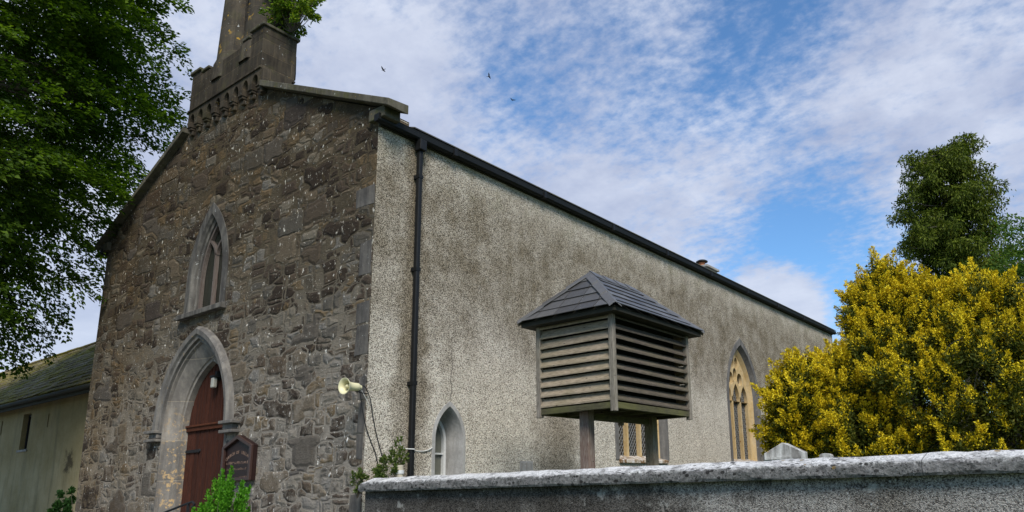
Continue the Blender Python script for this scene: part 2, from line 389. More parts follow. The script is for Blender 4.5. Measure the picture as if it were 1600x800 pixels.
# annex render
n = mat('annex_render'); P = n.pos(); x, y, z = n.sep(P)
a = n.noise(P, 1.3, 6, .65); b = n.noise(P, 30, 4, .7); s = n.noise(n.comb(mul(n, x, 2.5), y, mul(n, z, .3)), 1.6, 5, .65)
c = n.mix(n.mr(a, .3, .7), (.25, .195, .09), (.40, .325, .19)); c = n.mix(n.mr(z, 2.2, 3.9, 0, .7), c, n.mix(a, (.12, .093, .033), (.22, .17, .075)))
c = n.mix(n.mr(s, .5, .7, 0, .6), c, (.13, .12, .075)); c = n.mix(1, c, n.mix(b, (.8, .8, .8), (1.2, 1.2, 1.2)), 'MULTIPLY')
pt = n.mr(add(n, n.vmath('DISTANCE', P, (-10.55, .6, 2.38)), mul(n, n.noise(P, 7, 5, .8), .9)), .55, .72, 1, 0); c = n.mix(mul(n, pt, .85), c, (.05, .036, .02))
n.out(c, .92, n.bump(b, .006, .7), .15)
# slates
def slates(name, cols, moss, rough=.5):
    n = mat(name); P = n.pos(); rnd = n.node('ShaderNodeNewGeometry').outputs['Random Per Island']
    a = n.noise(P, 14, 5, .7); b = n.noise(P, 60, 3, .6)
    c = n.ramp(rnd, [(0, cols[0]), (.35, cols[1]), (.7, cols[2]), (1, cols[0])])
    c = n.mix(1, c, n.mix(a, (.7, .7, .7), (1.3, 1.3, 1.3)), 'MULTIPLY')
    ws = spots(n, P, 26, .14, 5, .5, .6); c = n.mix(mul(n, ws, .7), c, (.34, .33, .30))
    if moss: c = n.mix(mul(n, n.mr(n.noise(P, 1.6, 6, .75), .42, .56), moss), c, n.mix(a, (.11, .095, .015), (.28, .23, .035)))
    n.out(c, rough, n.bump(add(n, a, mul(n, b, .5)), .004, .7), .45 if rough < .8 else .05)
slates('slate', ((.05, .047, .045), (.11, .105, .10), (.075, .071, .067)), 0, .42)
slates('mossy_slate', ((.17, .13, .08), (.30, .245, .165), (.21, .165, .11)), .9, .97)
slates('dark_slate', ((.05, .052, .056), (.07, .072, .078), (.06, .06, .062)), .3, .6)
# timber
def timber(name, cols, green, axis='z', sc=1):
    n = mat(name); P = n.pos(); x, y, z = n.sep(P); rnd = n.node('ShaderNodeNewGeometry').outputs['Random Per Island']
    if axis == 'z': v = n.comb(mul(n, x, 9), mul(n, y, 9), mul(n, z, .8))
    else: v = n.comb(mul(n, x, 1.0), mul(n, y, 1.0), mul(n, z, 14))
    v = n.vmath('ADD', v, n.comb(mul(n, rnd, 40), 0., 0.))
    a = n.noise(v, 3 * sc, 5, .65, .4); g = n.noise(v, 12 * sc, 4, .7); k = n.noise(P, 2.6, 4, .6)
    c = n.mix(n.mr(a, .3, .7), cols[0], cols[1]); c = n.mix(n.mr(g, .42, .62, 0, .75), c, cols[2])
    c = n.mix(1, c, n.mix(rnd, (.82, .82, .82), (1.18, 1.18, 1.18)), 'MULTIPLY')
    if green: c = n.mix(mul(n, n.mr(k, .40, .62), green), c, n.mix(a, (.055, .055, .018), (.15, .14, .055)))
    kn = n.vor(n.vmath('MULTIPLY', P, (1, 1, 2.2)), 5.5); c = n.mix(n.mr(kn, .05, .11, .8, 0), c, (.035, .026, .018))
    n.out(c, .85, n.bump(add(n, a, g), .004, .8), .2)
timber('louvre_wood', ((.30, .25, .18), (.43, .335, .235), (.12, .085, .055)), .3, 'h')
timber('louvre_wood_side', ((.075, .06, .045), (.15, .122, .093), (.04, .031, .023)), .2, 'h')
timber('post_wood', ((.20, .17, .135), (.33, .29, .235), (.09, .075, .058)), .15)
timber('beam_wood', ((.07, .062, .035), (.12, .11, .06), (.035, .03, .018)), .9, 'h')
timber('leg_wood', ((.19, .15, .10), (.31, .26, .185), (.09, .065, .045)), .45)
timber('painted_leg_wood', ((.17, .115, .09), (.31, .26, .21), (.10, .045, .035)), .1)
timber('door_wood', ((.040, .012, .007), (.078, .023, .011), (.02, .007, .004)), 0)
timber('door_rail_wood', ((.07, .02, .009), (.12, .038, .015), (.04, .012, .006)), 0, 'h')
timber('window_frame_wood', ((.10, .08, .068), (.17, .145, .125), (.07, .042, .034)), 0)
def plain(name, c, rough=.5, spec=.5, metal=0, var=.25, sc=30, bump=.002):
    n = mat(name); P = n.pos(); a = n.noise(P, sc, 4, .65)
    cc = n.mix(a, tuple(v * (1 - var) for v in c), tuple(v * (1 + var) for v in c)); n.out(cc, rough, n.bump(a, bump, .6), spec, metal)
plain('black_gutter', (.009, .009, .009), .55, .25, 0, .5, 12)
plain('soffit_dark', (.03, .028, .02), .8, .2)
plain('cream_plastic', (.66, .60, .36), .45, .5, 0, .08, 12, .0005)
plain('cable_black', (.015, .015, .016), .5)
plain('cable_white', (.55, .54, .50), .5)
plain('white_paint', (.55, .55, .53), .5, .4, 0, .25, 40)
plain('lead_line', (.22, .22, .21), .5)
plain('iron', (.014, .014, .015), .7, .25, 0, .5)
plain('sign_board', (.016, .005, .0035), .5, .4, 0, .2)
plain('sign_frame', (.042, .020, .015), .45, .5, 0, .2)
plain('sign_lettering', (.22, .14, .10), .6, .3, 0, .3)
plain('lamp_glass', (.42, .40, .34), .35, .5, 0, .2)
plain('terracotta', (.42, .17, .08), .8, .2)
plain('shade_black', (.004, .004, .004), .9, .1)
plain('lead_flashing', (.20, .20, .205), .5, .4, 0, .3, 20)
plain('bird_black', (.012, .012, .014), .8, .2)
plain('door_groove', (.26, .13, .09), .8, .2)
plain('interior', (.02, .02, .018), .9, .1)
plain('stone_step', (.20, .19, .18), .9, .2, 0, .3, 10, .006)
plain('plastic_pipe', (.42, .37, .28), .7, .3, 0, .35, 20)
# glass: dark panes that mirror the sky a little
def glass(name, c, rough):
    n = mat(name); P = n.pos(); a = n.noise(P, 2.2, 4, .6)
    n.out(n.mix(a, tuple(v * .5 for v in c), tuple(v * 1.5 for v in c)), rough, n.bump(n.noise(P, 5, 2), .004, .6), .5)
glass('window_glass', (.022, .024, .018), .10); glass('leaded_glass', (.02, .019, .017), .25); glass('lancet_glass', (.13, .13, .105), .2)
# leaves
def leaf(name, stops, trans=.3, rough=.5, nsc=1.2, tcol=(1.3, 1.5, .5)):
    n = mat(name); rnd = n.node('ShaderNodeNewGeometry').outputs['Random Per Island']; P = n.pos()
    f = add(n, mul(n, rnd, .7), mul(n, n.mr(n.noise(P, nsc, 4, .65), .3, .7), .3)); c = n.ramp(f, stops)
    b = n.node('ShaderNodeBsdfPrincipled'); n.put(b.inputs['Base Color'], c); b.inputs['Roughness'].default_value = .6; b.inputs['Specular IOR Level'].default_value = .12
    t = n.node('ShaderNodeBsdfTranslucent'); n.put(t.inputs[0], n.mix(1, c, tcol, 'MULTIPLY'))
    m = n.node('ShaderNodeMixShader'); m.inputs[0].default_value = trans; n.l.new(b.outputs[0], m.inputs[1]); n.l.new(t.outputs[0], m.inputs[2])
    o = n.node('ShaderNodeOutputMaterial'); n.l.new(m.outputs[0], o.inputs[0])
leaf('beech_leaf', [(0, (.016, .036, .005)), (.4, (.042, .080, .008)), (.75, (.085, .14, .012)), (1, (.15, .215, .018))], .42)
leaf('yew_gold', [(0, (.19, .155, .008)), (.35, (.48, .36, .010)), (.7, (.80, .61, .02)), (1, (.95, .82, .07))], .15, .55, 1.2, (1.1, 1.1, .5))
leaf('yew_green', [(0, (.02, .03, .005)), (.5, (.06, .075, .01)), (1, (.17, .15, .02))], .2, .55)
leaf('cypress_leaf', [(0, (.02, .034, .005)), (.5, (.075, .10, .010)), (1, (.17, .20, .02))], .2, .6)
leaf('ash_leaf', [(0, (.03, .06, .01)), (.5, (.065, .12, .018)), (1, (.12, .18, .03))], .35)
leaf('shrub_leaf', [(0, (.04, .13, .01)), (.5, (.08, .24, .015)), (1, (.16, .36, .03))], .35)
leaf('dark_shrub_leaf', [(0, (.01, .028, .008)), (1, (.03, .08, .015))], .25)
leaf('ivy_leaf', [(0, (.03, .06, .012)), (.6, (.09, .13, .03)), (1, (.20, .20, .05))], .3)
leaf('sapling_leaf', [(0, (.05, .10, .012)), (.6, (.13, .20, .02)), (1, (.28, .30, .03))], .4)
plain('bark', (.10, .085, .065), .9, .1, 0, .5, 14, .01)
plain('grey_twig', (.30, .27, .21), .9, .1, 0, .3, 14, .003)
n = mat('grass'); P = n.pos(); a = n.noise(P, 2, 6, .7); n.out(n.mix(a, (.03, .06, .012), (.09, .13, .035)), .95, n.bump(n.noise(P, 40, 3), .03), .1)
n = mat('gravel'); P = n.pos(); a = n.noise(P, 20, 6, .7); n.out(n.mix(a, (.12, .115, .105), (.34, .33, .30)), .95, n.bump(a, .02), .1)
# ------------------------------------------------------------------ ground
g = MB().box(-300, 300, -200, 500, -.3, 0).build('ground', 'grass'); tag(g, 'grass ground of the churchyard', None, None, 'structure')
g = MB().add([(-30, -14, .004), (0.2, -14, .004), (.2, -.0, .004), (-30, .0, .004)], [(0, 1, 2, 3)]).build('path', 'gravel'); tag(g, 'gravel path in front of the church', None, None, 'structure')

# ------------------------------------------------------------------ church
ch = thing('church', 'old stone church with a rubble gable front, grey roughcast side wall and stone bell turret', 'church', (-4.1, 8, 0))
SL = .468; XL = -8.22; XC = -4.12
def gz(x, off=0.): return 6.50 + off + SL * min(-x, x - XL)
win = arch(XC - .06, .50, 4.48, 5.02, 6.10, 14)       # holes
dor = arch(XC - .03, .97, -.02, 2.62, 3.98, 16)
outline = [(XL + .06, 0), (dor[0][0], 0)] + dor[1:-1] + [(dor[-1][0], 0), (-.004, 0), (-.004, 6.50), (XC, gz(XC)), (XL, 6.50), (XL - .02, 3.5)]
MB().poly(outline, FX, 0, .5, [win]).build('gable_wall', 'rubble', ch)
# long side wall with openings
LEN = 17.7
lanc = arch(1.33, .245, 1.25, 2.25, 2.69, 10)
bw = [arch(cy, .86, 2.04, 3.55, 4.93, 16) for cy in (6.17, 10.82)]
MB().poly([(.004, 0), (LEN, 0), (LEN, 6.34), (.004, 6.34)], SX, 0, .5, [lanc] + bw).build('side_wall', 'roughcast', ch)
MB().box(XL - .01, XL + .5, .5, LEN, 0, 6.34).build('side_wall', 'roughcast', ch)
MB().poly([(XL, 0), (0, 0), (0, 6.34), (XC, 8.3), (XL, 6.34)], FX, LEN + .003, LEN + .5).build('end_wall', 'roughcast', ch)
# roof with slate courses
m = MB()
for side in (1, -1):
    nC = 24
    for i in range(nC):
        t0, t1 = i / nC, (i + 1.25) / nC
        def pt(t, lift): return (XC + side * (4.24 * (1 - t)), 6.36 + 4.24 * SL * t + lift)
        a = pt(t0, .035); b = pt(min(t1, 1), .012); c_ = pt(min(t1, 1), -.0); d = pt(t0, .02)
        y0, y1 = .50, LEN + .6
        m.hexa([(a[0], y0, a[1]), (b[0], y0, b[1]), (c_[0], y0, c_[1]), (d[0], y0, d[1])], [(a[0], y1, a[1]), (b[0], y1, b[1]), (c_[0], y1, c_[1]), (d[0], y1, d[1])])
rf = m.build('roof', 'dark_slate', ch)
mm_ = MB().box(XC - 2.0, XC + 2.0, .5, LEN, 7.3, 7.32); mm_.build('roof_board', 'interior', rf)
# coping stones on the gable slopes
def coping(x0, z0, x1, z1, y0, y1, th, nst, name='coping'):
    for i in range(nst):
        a, b = i / nst, (i + 1) / nst
        p = Vector((x0 + (x1 - x0) * a, 0, z0 + (z1 - z0) * a)); q = Vector((x0 + (x1 - x0) * b, 0, z0 + (z1 - z0) * b))
        q = p.lerp(q, .992); u = Vector((0, 0, th)); j = random.uniform(-.006, .006)
        MB().hexa([(p.x, y0 + j, p.z), (q.x, y0 + j, q.z), (q.x, y1, q.z), (p.x, y1, p.z)], [(p.x, y0 + j, p.z + th), (q.x, y0 + j, q.z + th), (q.x, y1, q.z + th + .03), (p.x, y1, p.z + th + .03)]).build(name, 'coping_stone', ch, bevel=.008)
coping(-2.86, gz(-2.86) + .0, .35, 6.50 - .35 * SL + .03, -.12, .20, .10, 4)
coping(XC - 1.2, gz(XC - 1.2), XL - .33, 6.50 - .33 * SL + .03, -.12, .30, .09, 5)
coping(-2.86, gz(-2.86) + .001, -.45, gz(-.45) + .001, .203, .52, .09, 3)
for s, x0, x1 in ((1, -.12, .20), (-1, XL - .20, XL + .12)):
    MB().box(x0, x1, -.07, .19, 6.30, 6.46).build('kneeler', 'coping_stone', ch, bevel=.012)
# gutters, downpipe
for xs, xe, y0 in ((.035, .135, -.10), (XL - .16, XL - .045, -.08)):
    m = MB(); z0, z1 = 6.25, 6.345; prof = [(xs, z1), (xs, z0 + .01), (xs + .02, z0), (xe - .03, z0), (xe - .01, z0 + .02), (xe, z1 - .02), (xe + .006, z1)]
    m.poly(prof, lambda u, z, d: (u, d, z), y0, LEN + .55)
    gt = m.build('gutter', 'black_gutter', ch)
    for i in range(9): MB().box(xs - .004, xe + .012, 1.2 + i * 2.0, 1.26 + i * 2.0, z0 - .006, z1 + .004).build('gutter_clip', 'black_gutter', gt)
MB().box(-.001, .034, .005, LEN + .5, 6.24, 6.345).build('fascia', 'soffit_dark', ch)
dp = MB().box(.045, .108, .604, .667, .02, 6.10).build('downpipe', 'black_gutter', ch, bevel=.012)
MB().box(.035, .150, .578, .692, 6.10, 6.252).build('hopper', 'black_gutter', dp, bevel=.008)
for z in (1.2, 2.9, 4.4, 5.7): MB().box(.004, .113, .598, .673, z, z + .05).build('bracket', 'black_gutter', dp)
# quoins on the right hand corner: dressed blocks set a hair proud of the rubble
z = .0; i = 0; rq = random.Random(4)
while z < 5.4:
    hgt = rq.uniform(.24, .48); wd = rq.choice((.14, .26, .36, .20, .12)) * rq.uniform(.85, 1.15)
    if rq.random() < .84:
        x1 = -.012 - rq.random() * .02
        pts = []
        for (px_, pz_) in ((x1 - wd, z + .012), (x1, z + .008), (x1, z + hgt - .012), (x1 - wd * rq.uniform(.85, 1.05), z + hgt - .012)):
            pts.append((px_ + rq.uniform(-.012, .012) * (px_ < x1), pz_ + rq.uniform(-.008, .008)))
        MB().poly(pts, FX, -.004, .02).build('quoin', 'quoin_stone', ch, bevel=.003)
    z += hgt; i += 1
# upper window ------------------------------------------------------
W = thing('window', None, None); W.parent = ch; W.location = Vector((XC - .06, 0, 4.4)) - ch.location
cx = XC - .06; A = lambda a, zz, z0=4.48, zs=5.02: arch(cx, a, z0, zs, zz, 14)
MB().loft([ring(A(.64, 6.27), FX, .01), ring(A(.64, 6.27), FX, -.012), ring(A(.485, 6.08), FX, -.016), ring(A(.475, 6.06), FX, .01), ring(A(.455, 6.03), FX, .03), ring(A(.45, 6.02), FX, .06), ring(A(.425, 5.98), FX, .075), ring(A(.42, 5.97), FX, .34)]).build('surround', 'sill_stone', W, smooth=True, ang=25)
MB().hexa([(cx - .70, -.10, 4.38), (cx + .70, -.10, 4.38), (cx + .70, .10, 4.38), (cx - .70, .10, 4.38)], [(cx - .70, -.10, 4.46), (cx + .70, -.10, 4.46), (cx + .70, .30, 4.54), (cx - .70, .30, 4.54)]).build('sill', 'sill_stone', W, bevel=.008)
gl = arch(cx, .43, 4.5, 5.02, 5.98, 14)
MB().poly(gl, FX, .165, .175).build('pane', 'window_glass', W)
fr = MB(); fr.loft([ring(A(.422, 5.975), FX, .16), ring(A(.422, 5.975), FX, .10), ring(A(.39, 5.915), FX, .10), ring(A(.39, 5.915), FX, .16)])
fr.box(cx - .018, cx + .018, .101, .16, 4.5, 5.42)
def curve_bar(m, f, mp, w, d0, d1, k=8):
    """bar of width w following the 2D curve f(t), t in 0..1"""
    pts = [f(i / k) for i in range(k + 1)]; L = []; Rr = []
    for i, p in enumerate(pts):
        a = pts[max(i - 1, 0)]; b = pts[min(i + 1, k)]; tx, tz = b[0] - a[0], b[1] - a[1]; l = math.hypot(tx, tz) or 1
        nx, nz = -tz / l * w / 2, tx / l * w / 2; L.append((p[0] + nx, p[1] + nz)); Rr.append((p[0] - nx, p[1] - nz))
    m.loft([[mp(*p, d1) for p in L], [mp(*p, d0) for p in L], [mp(*p, d0) for p in Rr], [mp(*p, d1) for p in Rr]])
for s in (-1, 1): curve_bar(fr, lambda t, s=s: (cx + s * (.01 + .24 * t * t), 5.40 + .30 * t), FX, .036, .101, .16)
fr.build('frame', 'window_frame_wood', W)
# doorway -------------------------------------------------------------
cx = XC - .03; dz = 2.62
D = lambda a, zz: arch(cx, a, 0.0, dz, zz, 16)
dw = thing('doorway', None, None); dw.parent = ch; dw.location = Vector((cx, 0, 0)) - ch.location
MB().loft([ring(D(1.00, 4.02), FX, .012), ring(D(.985, 3.99), FX, -.012), ring(D(.955, 3.95), FX, -.014), ring(D(.94, 3.93), FX, .03), ring(D(.925, 3.91), FX, .035), ring(D(.80, 3.72), FX, .165), ring(D(.795, 3.71), FX, .19), ring(D(.765, 3.67), FX, .20), ring(D(.755, 3.66), FX, .34)]).build('surround', 'door_surround_stone', dw, smooth=True, ang=22)
hm = lambda a, zz: arch(cx, a, 2.60, dz, zz, 16)
hd = MB().loft([ring(hm(.975, 4.0), FX, .0), ring(hm(.985, 4.0), FX, -.055), ring(hm(1.03, 4.05), FX, -.06), ring(hm(1.05, 4.07), FX, -.095), ring(hm(1.12, 4.15), FX, -.105), ring(hm(1.15, 4.185), FX, -.07), ring(hm(1.16, 4.195), FX, .0)]).build('hood_mould', 'hood_stone', dw, smooth=True, ang=22)
for s in (-1, 1):
    a, b = sorted((cx + s * .985, cx + s * 1.34))
    k = MB().box(a, b, -.135, .0, 2.60, 2.645).box(a + .02 if s > 0 else a + .07, b - .07 if s > 0 else b - .02, -.075, .0, 2.525, 2.60).box(a, b, -.12, 0, 2.47, 2.515)
    k.build('label_stop', 'hood_stone', hd, bevel=.008)
# timber door: boards with v grooves
dr = thing('door', None, None); dr.parent = dw; dr.location = Vector((0, 0, 0))
full = arch(cx, .76, 0, dz, 3.67, 40)
def arch_z(u):
    a, h = .76, 3.67 - dz; r = (a * a + h * h) / (2 * a); u = abs(u); return dz + math.sqrt(max(0, r * r - (u + r - a) ** 2))
m1, m2_ = MB(), MB(); nb = 15
for i in range(nb):
    u0 = -.76 + 1.52 * i / nb; u1 = u0 + 1.52 / nb - .018
    z0 = 2.70; ps = [(cx + u0, z0), (cx + u1, z0), (cx + u1, arch_z(u1)), (cx + (u0 + u1) / 2, arch_z((u0 + u1) / 2)), (cx + u0, arch_z(u0))]
    m1.poly(ps, FX, .285 + random.uniform(0, .003), .31)
for i in range(11):
    u0 = -.76 + 1.52 * i / 11; u1 = u0 + 1.52 / 11 - .018
    m2_.poly([(cx + u0, .05), (cx + u1, .05), (cx + u1, 2.62), (cx + u0, 2.62)], FX, .285 + random.uniform(0, .004), .31)
m1.build('overdoor_panel', 'door_wood', dw, bevel=.002); m2_.build('boards', 'door_wood', dr, bevel=.002)
MB().box(cx - .76, cx + .76, .31, .33, 0, 3.6).build('door_back', 'door_groove', dw)
MB().box(cx - .757, cx + .757, .255, .285, 2.615, 2.70).box(cx - .757, cx + .757, .235, .285, 2.68, 2.71).build('transom', 'door_rail_wood', dw, bevel=.005)
for z, L_ in ((2.28, .42), (.7, .45)): MB().box(cx - .74, cx - .74 + L_, .268, .284, z, z + .045).lathe((cx - .74 + L_, .276, z + .022), (0, -1, 0), [(-.01, .03), (.012, .028), (.014, 0)], 10).build('hinge', 'iron', dr)
MB().tube([(cx + .3, .27, 1.25), (cx + .3, .22, 1.25), (cx + .3, .22, 1.1), (cx + .3, .27, 1.1)], .012).build('handle', 'iron', dr)
for i, (yy, zz) in enumerate(((-.9, .0), (-.45, .16))): pass
MB().box(cx - 1.0, cx + 1.0, -.55, .3, .004, .10).build('door_step', 'stone_step', dw, bevel=.01)
lf = MB().box(cx + .03, cx + .17, .16, .283, 3.40, 3.43).box(cx + .07, cx + .13, .22, .284, 3.36, 3.5)
lm_ = lf.build('porch_lamp', 'iron'); tag(lm_, 'small pale box lamp fixed above the red brown church door', 'lamp')
MB().box(cx + .055, cx + .145, .165, .23, 3.24, 3.399).build('lamp_shade', 'lamp_glass', lm_, bevel=.015)
# lancet in the side wall ----------------------------------------------------
lw = thing('lancet_window', None, None); lw.parent = ch; lw.location = Vector((0, 1.33, 1.25)) - ch.location
LA = lambda a, zz: arch(1.33, a, 1.25, 2.25, zz, 10)
MB().loft([ring(LA(.30, 2.76), SX, .004), ring(LA(.295, 2.755), SX, -.006), ring(LA(.245, 2.69), SX, -.008), ring(LA(.235, 2.67), SX, .02), ring(LA(.20, 2.60), SX, .33)]).build('surround', 'plaster', lw, smooth=True, ang=30)
MB().poly(LA(.21, 2.61), SX, .332, .34).build('pane', 'lancet_glass', lw)
f_ = MB().loft([ring(LA(.205, 2.605), SX, .33), ring(LA(.205, 2.605), SX, .28), ring(LA(.165, 2.54), SX, .28), ring(LA(.165, 2.54), SX, .33)])
for z in (1.5, 1.78, 2.07): f_.poly([(1.16, z), (1.50, z), (1.50, z + .022), (1.16, z + .022)], SX, .29, .33)
f_.build('frame', 'white_paint', lw)
MB().poly([(1.11, 1.25), (1.55, 1.25), (1.55, 1.31), (1.11, 1.31)], SX, 0.0, .3).build('sill', 'plaster', lw)
# the two big traceried windows ------------------------------------------------
def tracery(cy):
    t = thing('tracery_window', None, None); t.parent = ch; t.location = Vector((0, cy, 2.04)) - ch.location
    B = lambda a, zz: arch(cy, a, 2.04, 3.55, zz, 16)
    MB().loft([ring(B(.93, 5.04), SX, .004), ring(B(.925, 5.03), SX, -.014), ring(B(.82, 4.87), SX, -.014), ring(B(.81, 4.855), SX, .01), ring(B(.76, 4.79), SX, .10)]).build('surround', 'grey_limestone', t, smooth=True, ang=22)
    MB().loft([ring(B(.765, 4.80), SX, .10), ring(B(.755, 4.78), SX, .105), ring(B(.68, 4.66), SX, .22), ring(B(.67, 4.65), SX, .28)]).build('reveal', 'sandstone', t, smooth=True, ang=22)
    MB().poly(B(.70, 4.70), SX, .285, .295).build('pane', 'leaded_glass', t)
    lead = MB()
    zmax = 4.0
    for k in range(-16, 40):
        for s in (1, -1):
            z0 = 2.1 + k * .11; y0_, y1_ = cy - .66, cy + .66
            if s < 0: y0_, y1_ = y1_, y0_
            za, zb = z0, z0 + 1.32 * 1.35
            a0 = max(0, (2.1 - za) / (zb - za)); a1 = min(1, (zmax - za) / (zb - za))
            if a1 <= a0: continue
            P0 = SX(y0_ + (y1_ - y0_) * a0, za + (zb - za) * a0, .279); P1 = SX(y0_ + (y1_ - y0_) * a1, za + (zb - za) * a1, .279)
            lead.beam(P0, P1, .007, .006, (1, 0, 0))
    lead.build('leading', 'lead_line', t)
    tr = MB(); d0, d1 = .19, .278; wbar = .055
    lights = [cy - .445, cy, cy + .445]
    for m_ in (cy - .2225, cy + .2225): tr.poly([(m_ - wbar / 2, 2.10), (m_ + wbar / 2, 2.10), (m_ + wbar / 2, 3.62), (m_ - wbar / 2, 3.62)], SX, d0, d1)
    for e_ in (cy - .66, cy + .66): tr.poly([(e_ - .03, 2.10), (e_ + .03, 2.10), (e_ + .03, 3.5), (e_ - .03, 3.5)], SX, d0, d1)
    def cell_ring(pl_in, pl_out): tr.loft([ring(pl_out, SX, d1), ring(pl_out, SX, d0 + .004), ring(pl_in, SX, d0 + .02), ring(pl_in, SX, d1)])
    # panel with pierced shapes above the lights
    holes = []
    for c_ in lights:
        holes.append(arch(c_, .19, 3.503, 3.52, 3.90 if c_ != cy else 3.93, 8))
    def oval(u, z, a, b, tip=0):
        return [(u + a * math.sin(q) * (1 - .15 * tip * math.cos(q)), z + b * math.cos(q)) for q in [2 * math.pi * i / 20 for i in range(20)]]
    holes += [oval(cy - .25, 4.05, .135, .155), oval(cy + .25, 4.05, .135, .155), oval(cy, 4.15, .105, .165), oval(cy - .11, 4.44, .092, .145), oval(cy + .11, 4.44, .092, .145)]
    outer = [p for p in arch(cy, .70, 3.50, 3.55, 4.70, 16)]
    tr.poly(outer, SX, d0, d1, holes)
    tr.build('tracery', 'sandstone', t, bevel=.010, seg=2)
    MB().hexa([SX(cy - .83, 1.98, -.05), SX(cy + .83, 1.98, -.05), SX(cy + .83, 1.98, .29), SX(cy - .83, 1.98, .29)], [SX(cy - .83, 2.04, -.05), SX(cy + .83, 2.04, -.05), SX(cy + .83, 2.13, .27), SX(cy - .83, 2.13, .27)]).build('sill', 'sandstone_sill', t, bevel=.01)
tracery(6.17); tracery(10.82)
# wall vent
vt = MB().poly([(2.73, 1.80), (3.02, 1.80), (3.02, 1.985), (2.73, 1.985)], SX, -.006, .01).build('wall_vent', 'plaster', ch)
MB().poly([(2.755, 1.825), (2.995, 1.825), (2.995, 1.96), (2.755, 1.96)], SX, -.012, -.004).poly([(2.87, 1.82), (2.88, 1.82), (2.88, 1.965), (2.87, 1.965)], SX, -.02, -.01).build('vent_grille', 'concrete', vt)
# chimney on the ridge
cm = MB().box(-4.55, -3.65, 16.7, 17.5, 8.2, 8.98).build('chimney', 'concrete', ch, bevel=.01)
MB().box(-4.62, -3.58, 16.62, 17.58, 8.981, 9.07).build('chimney_cap', 'concrete', cm, bevel=.015)
MB().lathe((-3.95, 16.95, 9.06), (0, 0, 1), [(0, .13), (.04, .14), (.05, .115), (.15, .10), (.16, .12), (.19, .12), (.19, .09)], 18).build('chimney_pot', 'terracotta', cm, smooth=True)
MB().lathe((-3.95, 16.95, 9.27), (0, 0, 1), [(0, .0), (0, .21), (.03, .21), (.07, .14), (.09, 0)], 18).build('chimney_cowl', 'iron', cm, smooth=True)
# bell turret ---------------------------------------------------------------
T = thing('bell_turret', None, None); T.parent = ch; T.location = Vector((-4.04, 0, 7.7)) - ch.location
x0, x1 = -5.19, -2.89
MB().box(x0, x1, -.10, .48, 8.20, 8.80).build('parapet_block', 'turret_stone', T, bevel=.006)
MB().box(x0 - .012, x1 + .012, -.125, .49, 8.165, 8.199).build('string_course', 'turret_stone', T, bevel=.006)
nbay = 8; bwid = (x1 - x0) / nbay
ol = [(x0, 8.163), (x0, 7.90)]
for i in range(nbay):
    c_ = x0 + (i + .5) * bwid
    for (u, z) in arch(c_, .085, 7.90, 7.98, 8.11, 5): ol.append((u, z))
ol += [(x1, 7.90), (x1, 8.163)]
MB().poly(ol, FX, -.10, .10).build('corbel_arcade', 'turret_stone', T)
MB().box(x0 + .02, x1 - .02, .008, .46, 7.6, 8.163).build('arcade_back', 'turret_stone', T)
for i in range(nbay + 1):
    c_ = x0 + i * bwid; c_ = min(max(c_, x0 + .05), x1 - .05)
    MB().box(c_ - .052, c_ + .052, -.085, 0, 7.83, 7.898).box(c_ - .065, c_ + .065, -.105, 0, 7.872, 7.899).box(c_ - .045, c_ + .045, -.05, 0, 7.75, 7.829).build('corbel', 'turret_stone', T, bevel=.01)
MB().box(x1 - .002, x1 + .07, -.09, .4, 7.74, 8.16).build('end_stone', 'turret_stone', T, bevel=.01)
def merlon(a, b, z, y0=-.10, y1=.48):
    o = MB().box(a, b, y0 + .001, y1 - .001, 8.80, z).build('merlon', 'turret_stone', T, bevel=.005)
    MB().box(a - .035, b + .035, y0 - .035, y1 + .035, z + .001, z + .05).build('merlon_cap', 'coping_stone', o, bevel=.012)
merlon(x0, x0 + .28, 8.90); merlon(-3.24, x1, 8.93); merlon(x0 + .36, x0 + .55, 8.84, -.08, .4); merlon(-3.45, -3.30, 8.85, -.10, -.02)
for cxs, r_ in ((-4.30, .40), (-3.42, .40)):
    prof = [(-.3, r_ + .05), (.0, r_ + .04), (.12, r_), (1.6, r_ - .045), (3.2, r_ - .09), (3.25, r_ - .02), (3.4, r_ - .02), (3.42, 0)]
    MB().lathe((cxs, .30, 8.80), (0, 0, 1), prof, 12).build('shaft', 'turret_shaft_stone', T, smooth=True, ang=50)
MB().box(-4.10, -3.62, .12, .45, 8.8, 12.2).build('shaft_web', 'turret_stone', T)
for z in (9.55, 9.85, 10.15): MB().poly(arch(-3.86, .045, z, z + .08, z + .17, 4), FX, .112, .14).build('opening_shade', 'shade_black', T)  # near-black plates on the web, painting the shade of small openings

# ------------------------------------------------------------------ annex with mossy slate roof
an = thing('outbuilding', 'low cream rendered building with a mossy slate roof to the left of the church', 'building', (-16, 3.5, 0))
AX0, AX1, AY = -32.0, XL - .01, .60
aw = [(-13.62, 2.78, -13.12, 3.63)]
hole = [[(-13.60, 2.77), (-13.10, 2.77), (-13.10, 3.60), (-13.60, 3.60)], [(-12.05, 3.20), (-11.98, 3.20), (-11.98, 3.50), (-12.05, 3.50)], [(-15.06, 3.20), (-14.98, 3.20), (-14.98, 3.55), (-15.06, 3.55)]]
MB().poly([(AX0, 0), (AX1, 0), (AX1, 3.86), (AX0, 3.86)], FX, AY, AY + .35, hole).build('wall', 'annex_render', an)
MB().box(AX0, AX1, AY + .36, 6.4, 0, 3.84).build('rear_wall', 'annex_render', an)
wn = MB().poly(hole[0], FX, AY + .16, AY + .17).build('window', 'window_glass', an)
k = MB()
